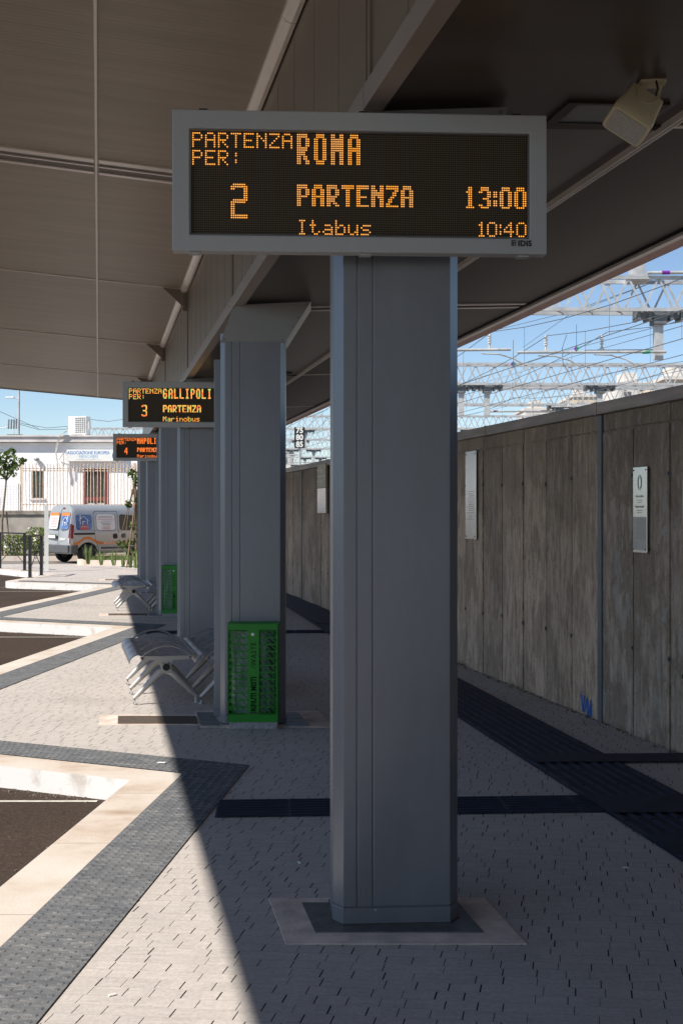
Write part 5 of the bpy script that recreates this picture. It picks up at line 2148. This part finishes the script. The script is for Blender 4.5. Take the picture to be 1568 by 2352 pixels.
# ------------------------------------------------------------------ plants
M['leaf_dark'] = leaf_mat("tree_leaf", (0.060, 0.105, 0.020), (0.14, 0.20, 0.045))
M['leaf_mid'] = leaf_mat("rose_leaf", (0.10, 0.16, 0.03), (0.23, 0.30, 0.08))
M['leaf_pale'] = leaf_mat("iris_leaf", (0.14, 0.20, 0.07), (0.26, 0.33, 0.13))
M['bark'] = simple("bark", (0.20, 0.15, 0.10), 0.9, var=0.3, scale=14, bump=0.5, bscale=40)
M['stake'] = simple("wood_stake", (0.22, 0.15, 0.10), 0.85, var=0.3, scale=9, stretch=(1, 1, 0.2))
M['petal'] = simple("white_petal", (0.78, 0.76, 0.68), 0.6, var=0.05)


def leaf(mb, c, s, mi=0):
    d = Vector((random.gauss(0, 1), random.gauss(0, 1), random.gauss(0, 0.7))).normalized()
    u = d.cross(Vector((random.gauss(0, 1), random.gauss(0, 1), random.gauss(0, 1)))).normalized()
    nn = d.cross(u)
    a, b = c - d * s * 0.5, c + d * s * 0.5
    m = c + nn * s * 0.12
    mb.add([a, m + u * s * 0.38, b, m - u * s * 0.38], [(0, 1, 2), (0, 2, 3)], mi)


def tree(name, base, trunk, clumps, nleaf, ls, label, stakes=()):
    o = empty(name, base, 0, label, "tree", "staked young trees in the beds")
    mb = MB()
    mb.tube(trunk, 0.045, 8, 0, 0.022)
    tk = mb.build("trunk", M['bark'], o, smooth=60, world=True)
    topp = Vector(trunk[-1])
    mb = MB()
    for (c, r) in clumps:
        c = Vector(c)
        mid = (topp + c) / 2 + Vector((random.uniform(-.05, .05), 0, -0.06))
        mb.tube([topp - Vector((0, 0, 0.12)), mid, c], 0.016, 5, 0, 0.005)
    mb.build("limbs", M['bark'], o, world=True)
    mb = MB()
    for (c, r) in clumps:
        c = Vector(c)
        for i in range(int(nleaf * (r / 0.3) ** 2)):
            v = Vector((random.gauss(0, 1), random.gauss(0, 1), random.gauss(0, 0.8))).normalized() * r * (0.35 + 0.65 * random.random() ** 0.5)
            leaf(mb, c + v, ls * random.uniform(0.7, 1.25))
    mb.build("crown", M['leaf_dark'], o, world=True)
    for (a, b) in stakes:
        mb = MB()
        mb.tube([a, b], 0.024, 7)
        mb.build("stake", M['stake'], o, world=True)
    return o


TB = Vector((-11.3, 39.2, 0.12))
tree("young_tree", TB, [TB, TB + Vector((0.0, 0, 1.2)), TB + Vector((0.12, 0, 2.35)), TB + Vector((0.14, 0, 2.65))],
     [(TB + Vector((x, y, z)), r) for (x, y, z, r) in
      [(-0.15, 0, 3.05, 0.30), (0.25, 0.1, 3.0, 0.26), (0.52, 0, 3.12, 0.22), (0.05, -0.1, 3.30, 0.25), (0.30, 0, 3.45, 0.17), (-0.45, 0, 3.15, 0.3), (0.42, -0.2, 2.80, 0.16), (-0.3, 0.2, 3.4, 0.22), (0.70, 0, 3.2, 0.12), (0.1, -0.2, 2.75, 0.18)]],
     120, 0.125, "small leafy tree with stakes at the left margin, behind the rose bush",
     [(TB + Vector((-0.05, -0.25, 0)), TB + Vector((-0.02, -0.22, 1.95))), (TB + Vector((0.30, -0.1, 0)), TB + Vector((0.16, -0.05, 1.5)))])
TB2 = Vector((-5.60, 32.0, 0.1))
tree("young_tree", TB2, [TB2, TB2 + Vector((0.03, 0, 1.0)), TB2 + Vector((0.02, 0, 1.8)), TB2 + Vector((-0.02, 0, 2.45))],
     [(TB2 + Vector((x, y, z)), r) for (x, y, z, r) in
      [(-0.10, 0, 2.55, 0.14), (0.06, 0, 2.35, 0.14), (-0.02, 0.1, 2.05, 0.10), (-0.16, 0, 1.75, 0.13), (0.08, 0, 1.85, 0.10), (-0.06, 0, 1.15, 0.10), (0.04, -0.1, 0.9, 0.10), (-0.10, 0, 0.72, 0.12), (-0.30, 0, 0.62, 0.12), (-0.02, 0, 0.45, 0.12), (0.10, 0, 1.4, 0.09), (-0.45, 0, 0.66, 0.08)]],
     170, 0.115, "thin staked sapling beside the farthest column, in front of the van",
     [(TB2 + Vector((-0.22, -0.1, 0)), TB2 + Vector((0.0, -0.05, 1.75))), (TB2 + Vector((0.12, 0.2, 0)), TB2 + Vector((0.05, 0.05, 1.75)))])


def bush(base, rx, ry, h, n, label):
    o = empty("rose_bush", base, 0, label, "bush", "white roses along the low wall")
    mb = MB()
    for i in range(12):
        a = random.uniform(0, 2 * pi)
        mb.tube([base + Vector((0.1 * cos(a), 0.1 * sin(a), 0)), base + Vector((rx * .5 * cos(a), ry * .5 * sin(a), h * .5)), base + Vector((rx * .85 * cos(a), ry * .85 * sin(a), h * random.uniform(.7, 1.0)))], 0.010, 4)
    mb.build("stems", M['bark'], o, world=True)
    mb = MB()
    for i in range(n):
        a, q = random.uniform(0, 2 * pi), random.random() ** 0.5
        z = h * random.random() ** 0.8
        f = 0.65 + 0.35 * sin(min(1, z / h) * pi) + 0.25 * mnoise.noise(Vector((cos(a) * 2 + base.x, sin(a) * 2, z * 2)))
        leaf(mb, base + Vector((rx * q * f * cos(a), ry * q * f * sin(a), z)), random.uniform(0.06, 0.11))
    mb.build("foliage", M['leaf_mid'], o, world=True)
    mb = MB()
    for i in range(int(n / 130)):
        a = random.uniform(pi, 2 * pi)
        z = h * random.uniform(0.25, 1.0)
        f = 0.8
        c = base + Vector((rx * f * cos(a), ry * f * sin(a), z))
        mb.ball(c, 0.045, 0.045, 0.035, 7, 4)
    mb.build("blossoms", M['petal'], o, world=True)
    return o


bush(Vector((-10.75, 39.25, 0.12)), 0.75, 0.5, 0.72, 900, "white rose bush behind the longer black railing")
bush(Vector((-9.85, 39.3, 0.12)), 0.72, 0.5, 0.98, 1000, "tall white rose bush just left of the van's rear")
bush(Vector((-11.9, 39.4, 0.12)), 0.6, 0.5, 0.6, 600, "low white rose bush at the left margin under the small tree")


def iris(base, n, h, label):
    o = empty("iris_plant", base, 0, label, "plant", "sword-leaved plants in the planter")
    mb = MB()
    for i in range(n):
        a = random.uniform(0, 2 * pi)
        ln = h * random.uniform(0.6, 1.05)
        spread = random.uniform(0.05, 0.45) * ln
        d = Vector((cos(a), sin(a) * 0.7, 0))
        p0 = base + d * 0.04
        p1 = base + d * (0.04 + spread * 0.4) + Vector((0, 0, ln * 0.6))
        p2 = base + d * (0.04 + spread) + Vector((0, 0, ln))
        s = Vector((-d.y, d.x, 0)).normalized() * 0.018
        mb.add([p0 - s, p0 + s, p1 + s * 0.9, p1 - s * 0.9, p2], [(0, 1, 2, 3), (3, 2, 4)])
    mb.build("leaves", M['leaf_pale'], o, world=True)
    return o


for (x, y, n, h, lab) in ((203, 1292, 22, 0.62, "tallest clump of pale sword leaves, in front of the van's rear wheel"),
                          (233, 1294, 14, 0.50, "clump of sword leaves in front of the sliding door of the van"),
                          (262, 1295, 18, 0.50, "clump of sword leaves under the van's orange stripe lettering"),
                          (283, 1297, 18, 0.45, "clump of sword leaves left of the thin sapling"),
                          (300, 1300, 16, 0.45, "clump of sword leaves at the foot of the thin sapling"),
                          (312, 1301, 16, 0.5, "clump of sword leaves close to the farthest column")):
    p = G(x, y + 4, 0.1)
    iris(Vector((p.x, p.y, 0.1)), n, h, lab)
mb = MB()
for i in range(6500):
    p = Vector((random.uniform(-7.9, -3.6), random.uniform(31.5, 36.1)))
    # keep inside the bed
    if any((p - q).length < 0.20 for q in sm):
        continue
    side = True
    for q0_, q1_ in zip(inn[:-1], inn[1:]):
        if min(q0_.x, q1_.x) <= p.x <= max(q0_.x, q1_.x) and p.y < max(q0_.y, q1_.y):
            side = False
    if not side:
        continue
    h = random.uniform(0.05, 0.22)
    c = Vector((p.x, p.y, 0.10))
    mb.add([c + Vector((-0.012, 0, 0)), c + Vector((0.012, 0, 0)), c + Vector((random.uniform(-.05, .05), random.uniform(-.05, .05), h))], [(0, 1, 2)])
struct(mb.build("grass", M['leaf_mid']), 'stuff')

# ------------------------------------------------------------------ lamp post behind the building
lp = empty("street_lamp", (U(43, 1000, 58).x, 58, 0), 0, "slim grey street lamp standing behind the white building", "street lamp")
bx = U(43, 1000, 58).x
mb = MB(); mb.tube([(bx - 0.04, 58, 0), (bx + 0.03, 58, 7.75)], 0.09, 10, 0, 0.05); mb.build("pole", M['galv'], lp, smooth=60, world=True)
mb = MB(); mb.tube([(bx + 0.02, 58, 7.15), (bx - 0.22, 58, 7.22)], 0.03, 6); mb.build("arm", M['galv'], lp, world=True)
mb = MB(); mb.box(bx - 0.62, bx - 0.2, 57.9, 58.1, 7.20, 7.27); mb.build("lamp_head", M['white'], lp, world=True, bevel=0.02)

# antenna at the left margin
an = empty("antenna_mast", (U(33, 1000, 47).x, 47, 4.5), 0, "small cluster of aerials on the roof at the left margin", "antenna")
mb = MB()
mb.tube([U(33, 1001, 47), U(37, 952, 47)], 0.012, 5)
mb.tube([U(2, 983, 47), U(40, 977, 47)], 0.012, 5)
for i in range(6):
    mb.tube([U(4 + i * 6, 977 - i, 47), U(4 + i * 6, 988 - i, 47)], 0.008, 4)
mb.build("aerial", M['galv'], an, world=True)
mb = MB()
for i in range(5):
    c = U(20 + i * 6, 985, 47)
    mb.tube([c, c + Vector((0.02, 0, 0.38))], 0.03, 7)
mb.box(U(18, 990, 47).x, U(52, 990, 47).x, 46.9, 47.1, 4.53, 4.70)
mb.build("insulator", M['galv_dark'], an, world=True)


# ------------------------------------------------------------------ railway gantries
def gantry_mesh(root, span, mat=M['galv'], zb=7.95, zt=8.95, period=0.95):
    for (nm, zz, yy) in (("lower_chord", zb, 0), ("lower_chord", zb, 0.75), ("upper_chord", zt, 0), ("upper_chord", zt, 0.75)):
        mb = MB()
        mb.box(0, span, yy - 0.05, yy + 0.05, zz - 0.055, zz + 0.055)
        mb.build(nm, mat, root)
    mb = MB()
    nn = int(span / period)
    for i in range(nn):
        x = i * period
        for yy, sh in ((0, 0), (0.75, 0.48)):
            a = Vector((x + sh, yy, zb))
            mb.bar(a, Vector((x + sh + period / 2, yy, zt)), 0.035, 0.06)
            mb.bar(Vector((x + sh + period / 2, yy, zt)), Vector((x + sh + period, yy, zb)), 0.035, 0.06)
        mb.bar(Vector((x, 0, zb)), Vector((x + period / 2, 0.75, zb)), 0.03, 0.04)
    mb.build("lattice", mat, root)


def drop_post(root, x, zt=7.95, zb=6.42, mat=None):
    mb = MB()
    mb.box(x - 0.13, x + 0.13, 0.25, 0.50, zb, zt - 0.05)
    dp = mb.build("drop_post", M['galv'], root)
    mb = MB()
    mb.box(x - 0.75, x + 0.75, 0.15, 0.60, zt - 0.22, zt - 0.06)
    mb.box(x - 0.2, x + 0.2, 0.1, 0.65, zt - 0.42, zt - 0.221)
    for q in (-0.68, -0.35, 0.35, 0.68):
        mb.box(x + q - 0.05, x + q + 0.05, 0.05, 0.7, zt - 0.30, zt + 0.08)
    mb.build("clamp", M['galv_dark'], dp)


def cantilever(root, x0, x1, z, y=0.2, ins=(), bands=()):
    mb = MB()
    mb.tube([(x0, y, z), (x1, y, z + 0.03)], 0.045, 8)
    ct = mb.build("cantilever_tube", M['galv'], root, smooth=60)
    for x in ins:
        mb = MB()
        mb.tube([(x, y, z), (x, y, z + 0.55)], 0.025, 6)
        for q in range(4):
            mb.tube([(x, y, z + 0.22 + q * 0.075), (x, y, z + 0.25 + q * 0.075)], 0.065, 10)
        mb.bar((x - 0.09, y, z), (x, y, z + 0.2), 0.025, 0.025)
        mb.bar((x + 0.09, y, z), (x, y, z + 0.2), 0.025, 0.025)
        mb.build("insulator", M['ceramic'], ct)
        mb = MB()
        sg = -1 if x1 > x0 else 1
        mb.tube([(x - 0.25, y, z - 0.10), (x + 0.3, y, z - 0.12), (x + 0.75, y, z - 0.25), (x + 1.05, y, z - 0.42), (x + 1.12, y, z - 0.62)], 0.025, 6)
        mb.build("steady_arm", M['galv'], ct)
    for (x, m) in bands:
        mb = MB()
        mb.tube([(x - 0.11, y, z + 0.01), (x + 0.11, y, z + 0.02)], 0.050, 8)
        mb.build("colour_band", m, ct)


GROT = radians(1.2)
GL = [(36.6, -1.0, 32, "nearest lattice gantry over the tracks, cut by the canopy edge at upper right"),
      (58.3, 2.0, 44, "second lattice gantry over the tracks, above the middle of the concrete wall"),
      (69.4, -2.0, 50, "third lattice gantry over the tracks, just below the second one"),
      (90.5, -4, 50, "fourth lattice gantry, low over the wall next to the nearest column"),
      (104, -22.3, 62, "fifth lattice gantry, seen between the two nearest columns"),
      (120, -6, 52, "sixth lattice gantry, small between the two nearest columns"),
      (138, -7, 56, "seventh lattice gantry, tiny between the two nearest columns"),
      (160, -8, 66, "farthest lattice gantry, tiny just above the wall between the two nearest columns")]
gan = []
for (Y, x0, span, lab) in GL:
    g = empty("railway_gantry", (x0, Y, 0), GROT if Y < 80 else 0.0, lab, "gantry", "steel gantries over the railway")
    gantry_mesh(g, span, M['galv'])
    gan.append(g)


def lx(g, px, Y):
    return (px - 784) / FPX * Y - g.location.x


g = gan[0]
drop_post(g, lx(g, 1523, 36.6))
mb = MB(); xq = lx(g, 1473, 36.6); mb.box(xq - 0.21, xq + 0.21, 0.15, 0.58, 8.85, 11.5); mb.box(xq - 0.33, xq + 0.33, 0.05, 0.70, 8.86, 9.06); mb.build("mast_stub", M['galv'], g)
mb = MB(); mb.tube([(xq + 0.2, -0.1, 9.08), (xq + 3.0, -0.1, 9.12)], 0.055, 8); ub = mb.build("upper_tube", M['galv'], g, smooth=60)
mb = MB(); mb.tube([(xq + 0.65, -0.1, 9.088), (xq + 0.9, -0.1, 9.092)], 0.062, 8); mb.build("colour_band", M['purple'], ub)
cantilever(g, lx(g, 1191, 36.6), lx(g, 1537, 36.6), 6.62, 0.15, (lx(g, 1257, 36.6),), ((lx(g, 1490, 36.6), M['teal']),))
cantilever(g, lx(g, 1355, 36.6), lx(g, 1530, 36.6), 6.72, 0.60, (lx(g, 1395, 36.6),), ((lx(g, 1504, 36.6), M['teal']),))
cantilever(g, lx(g, 1020, 36.6), lx(g, 1177, 36.6), 6.70, 0.3, (lx(g, 1128, 36.6),))
g = gan[1]
for px in (1061, 1121, 1382):
    drop_post(g, lx(g, px, 58.3))
cantilever(g, lx(g, 1125, 58.3), lx(g, 1245, 58.3), 6.60, 0.3, (lx(g, 1225, 58.3),), ((lx(g, 1140, 58.3), M['door_red']),))
cantilever(g, lx(g, 1270, 58.3), lx(g, 1375, 58.3), 6.85, 0.3, (lx(g, 1310, 58.3),))
for gi, pxs in ((2, (1290, 1480)), (3, (1080, 1170, 700)), (4, (690, 1100, 232)), (5, (720, 668)), (6, (700, 735)), (7, (680, 725))):
    g = gan[gi]
    for px in pxs:
        drop_post(g, lx(g, px, g.location.y))
    if gi < 6:
        px = pxs[0]
        cantilever(g, lx(g, px - 60, g.location.y), lx(g, px, g.location.y), 6.6, 0.3, (lx(g, px - 40, g.location.y),))
# portal masts of the gantries, on the ground beside the tracks
for g, px in zip(gan, (1720, 1760, 1700, 1640, 1600, 1560, 1520, 1500)):
    x = lx(g, px, g.location.y)
    mb = MB()
    mb.box(x - 0.2, x + 0.2, 0.15, 0.6, -0.3, 9.0)
    mb.build("mast", M['galv'], g)

# coloured diamond markers hanging in the wires
for (px, py, Y, lab) in ((1323, 801, 36.4, "purple and green diamond marker on the nearest cantilever tube"), (1178, 836, 36.4, "purple and green diamond marker hanging left, nearer the column")):
    c = U(px, py, Y)
    o = empty("diamond_marker", c, 0, lab, "marker", "diamond markers on the overhead line")
    s = 0.085
    mb = MB(); mb.extr([c + Vector((-s, 0, 0)), c + Vector((0, 0, -s * 1.1)), c + Vector((0, 0, s * 1.1))], (0, 0.02, 0)); mb.build("purple_half", M['purple'], o, world=True)
    mb = MB(); mb.extr([c + Vector((s, 0, 0)), c + Vector((0, 0, s * 1.1)), c + Vector((0, 0, -s * 1.1))], (0, 0.02, 0)); mb.build("green_half", M['teal'], o, world=True)
    mb = MB(); mb.tube([c + Vector((0, 0.01, s)), c + Vector((0, 0.01, 0.75))], 0.008, 4); mb.build("hanger", M['wire'], o, world=True)

# overhead wires along the tracks
TD = Vector((-0.2185, 1.0))


def wire(X36, zm, zc, label, y0=14.0, y1=104.0):
    o = empty("overhead_wire", (X36, 36.6, 0), 0, label, "overhead wire", "contact wires of the railway")
    sup = [14.7, 36.6, 58.3, 69.4, 90.5, 104.0]
    pos = lambda Y: X36 + TD.x * (Y - 36.6)
    mb = MB()
    mc = MB()
    md = MB()
    for a, b in zip(sup[:-1], sup[1:]):
        pts, ptc = [], []
        for i in range(9):
            t = i / 8
            Y = a + (b - a) * t
            sag = 0.62 * 4 * t * (1 - t) * ((b - a) / 21.0)
            pts.append((pos(Y), Y, zm - sag))
            ptc.append((pos(Y), Y, zc))
            if 0 < i < 8 and i % 2:
                md.tube([(pos(Y), Y, zm - sag), (pos(Y), Y, zc)], 0.005, 4)
        mb.tube(pts, 0.011, 5)
        mc.tube(ptc, 0.011, 5)
    mb.build("messenger_wire", M['wire'], o, world=True)
    mc.build("contact_wire", M['wire'], o, world=True)
    pieces(md, "dropper", M['wire'], o, True)


wire(U(1395, 764, 36.6).x, 7.22, 5.9, "overhead wire through the right hand insulator of the nearest gantry")
wire(U(1257, 778, 36.6).x, 7.10, 5.8, "overhead wire through the middle insulator of the nearest gantry")
wire(U(1128, 762, 36.6).x, 7.22, 5.9, "overhead wire through the insulator nearest the big column")
wire(13.2, 7.25, 5.9, "overhead wire on the farthest track to the right")
fd = empty("feeder_cables", (8, 40, 7), 0, "thin slanting feeder cables strung between the gantries", "cables")
for pts in ([(1520, 640, 37), (1354, 704, 48), (1305, 724, 52), (1200, 798, 66)], [(1480, 655, 37), (1310, 716, 46), (1130, 760, 58)], [(1568, 555, 30), (1530, 530, 32)], [(1568, 735, 36), (1300, 805, 60), (1060, 880, 90)],
            [(1568, 748, 36), (1340, 812, 60), (1055, 895, 95)], [(1568, 830, 50), (1380, 860, 70), (1120, 940, 110)], [(1568, 850, 52), (1300, 905, 80), (1060, 955, 120)], [(1300, 770, 36.5), (1290, 800, 36.5), (1292, 835, 40), (1310, 862, 58)],
            [(752, 940, 90), (690, 965, 105), (655, 985, 118)], [(752, 985, 100), (655, 1000, 120)], [(740, 950, 100), (655, 1025, 125)], [(206, 963, 90), (250, 968, 90), (290, 962, 90)], [(25, 965, 60), (60, 975, 62), (110, 983, 64), (170, 978, 66)], [(30, 970, 60), (90, 987, 63), (150, 986, 66), (190, 975, 68)],
            [(0, 945, 58), (90, 985, 62)]):
    mb = MB()
    P = [U(*p) for p in pts]
    mb.tube(P, 0.012 if pts[0][2] < 80 else 0.02, 5)
    mb.build("cable", M['wire'], fd, world=True)

# speed board
sb = empty("speed_board", (U(688, 1000, 62).x, 62, 0), 0, "black railway speed board with white 75, 80 and 85", "railway sign")
a, b = U(676, 1029, 62), U(700, 981, 62)
mb = MB(); mb.box(a.x, b.x, 61.97, 62.03, a.z, b.z); mb.build("board", M['black'], sb, world=True)
mb = MB()
hgt = (b.z - a.z) / 3
for i, s in enumerate(("85", "80", "75")):
    text(mb, s, 0.40, Matrix.Translation(((a.x + b.x) / 2, 61.965, a.z + hgt * i + 0.06)) @ RX90, 0, 0.012, 'CENTER', 1.0, 0.95)
mb.build("numerals", M['white'], sb, world=True)
mb = MB(); mb.tube([((a.x + b.x) / 2, 62.1, -0.3), ((a.x + b.x) / 2, 62.1, b.z)], 0.06, 8); mb.build("pole", M['galv'], sb, world=True)

# ------------------------------------------------------------------ far town beyond the railway
M['town'] = simple("town_render", (0.62, 0.58, 0.53), 0.9, var=0.1, scale=0.2)
M['town_dark'] = simple("town_opening", (0.13, 0.13, 0.14), 0.5)
M['town_cream'] = simple("town_cream", (0.58, 0.49, 0.38), 0.9, var=0.1, scale=0.2)


def block(px0, px1, py, Y, label, mat, depth=14, setback=0.0):
    o = empty("apartment_block", (U((px0 + px1) / 2, py, Y).x, Y, -0.3), 0, label, "building", "pale town blocks beyond the railway")
    x0, x1, zt = U(px0, py, Y).x, U(px1, py, Y).x, U(px0, py, Y).z
    mb = MB()
    mb.box(x0, x1, Y, Y + depth, -0.3, zt)
    mb.build("wall", mat, o, world=True)
    mb = MB()
    mb.box(x0 - 0.3, x1 + 0.3, Y - 0.3, Y + depth + 0.3, zt + 0.002, zt + 0.5)
    w = (x1 - x0)
    mb.box(x0 + w * 0.25, x0 + w * 0.6, Y + 3, Y + 8, zt + 0.502, zt + 2.4)
    mb.build("roof", M['town'], o, world=True)
    nx = max(2, int(w / 3))
    zz = zt - 2.6
    cnt = 0
    while zz > 4 and cnt < 40:
        for i in range(nx):
            xa = x0 + w * (i + 0.25) / nx
            f = MB()
            f.box(xa, xa + w * 0.4 / nx, Y - 0.04, Y + 0.02, zz, zz + 1.5)
            f.build("window", M['town_dark'], o, world=True)
            cnt += 1
        zz -= 3.2


block(1420, 1507, 884, 190, "white flat roofed block seen through the gantries at right", M['town'])
block(1526, 1640, 872, 170, "cream block at the right margin behind the gantry lattice", M['town_cream'])
block(1316, 1380, 912, 230, "cream block behind the drop post over the wall", M['town_cream'])
block(1205, 1280, 942, 260, "low white block just above the wall right of the column", M['town'])
block(625, 668, 1040, 260, "pinkish white block low between the two nearest columns", M['town'])

# rubbish on the paving: a few pale flecks
for (x, y, lab) in ((645, 1742 - 0, "small white paper scrap on the dark band near the kerb tip"), (1442, 1995, "tiny white scrap on the shaded paving at right")):
    pass
p = G(371, 1757)
o = MB()
o.extr([(p.x - 0.03, p.y, 0.013), (p.x + 0.025, p.y - 0.01, 0.013), (p.x + 0.03, p.y + 0.012, 0.013), (p.x - 0.02, p.y + 0.018, 0.013)], (0, 0, 0.004))
tag(o.build("paper_scrap", M['white']), "small white paper scrap on the dark studded band", "paper scrap")
for (x, y, lab) in ((1442, 1995, "tiny pale cigarette end on the shaded paving right of the big column"), (250, 2290, "tiny pale cigarette end on the sunlit paving beside the dark studded band"),
                    (690, 1985, "tiny pale cigarette end on the shaded paving left of the big column"), (590, 1520 + 215, "tiny pale cigarette end on the paving in front of the nearer bin")):
    p = G(x, y)
    o = MB()
    a_ = random.uniform(0, pi)
    o.tube([(p.x, p.y, 0.0045), (p.x + 0.026 * cos(a_), p.y + 0.026 * sin(a_), 0.0045)], 0.004, 7)
    tag(o.build("cigarette_end", M['bin_base'] if x == 590 else M['white']), lab, "cigarette end", "cigarette ends on the paving")
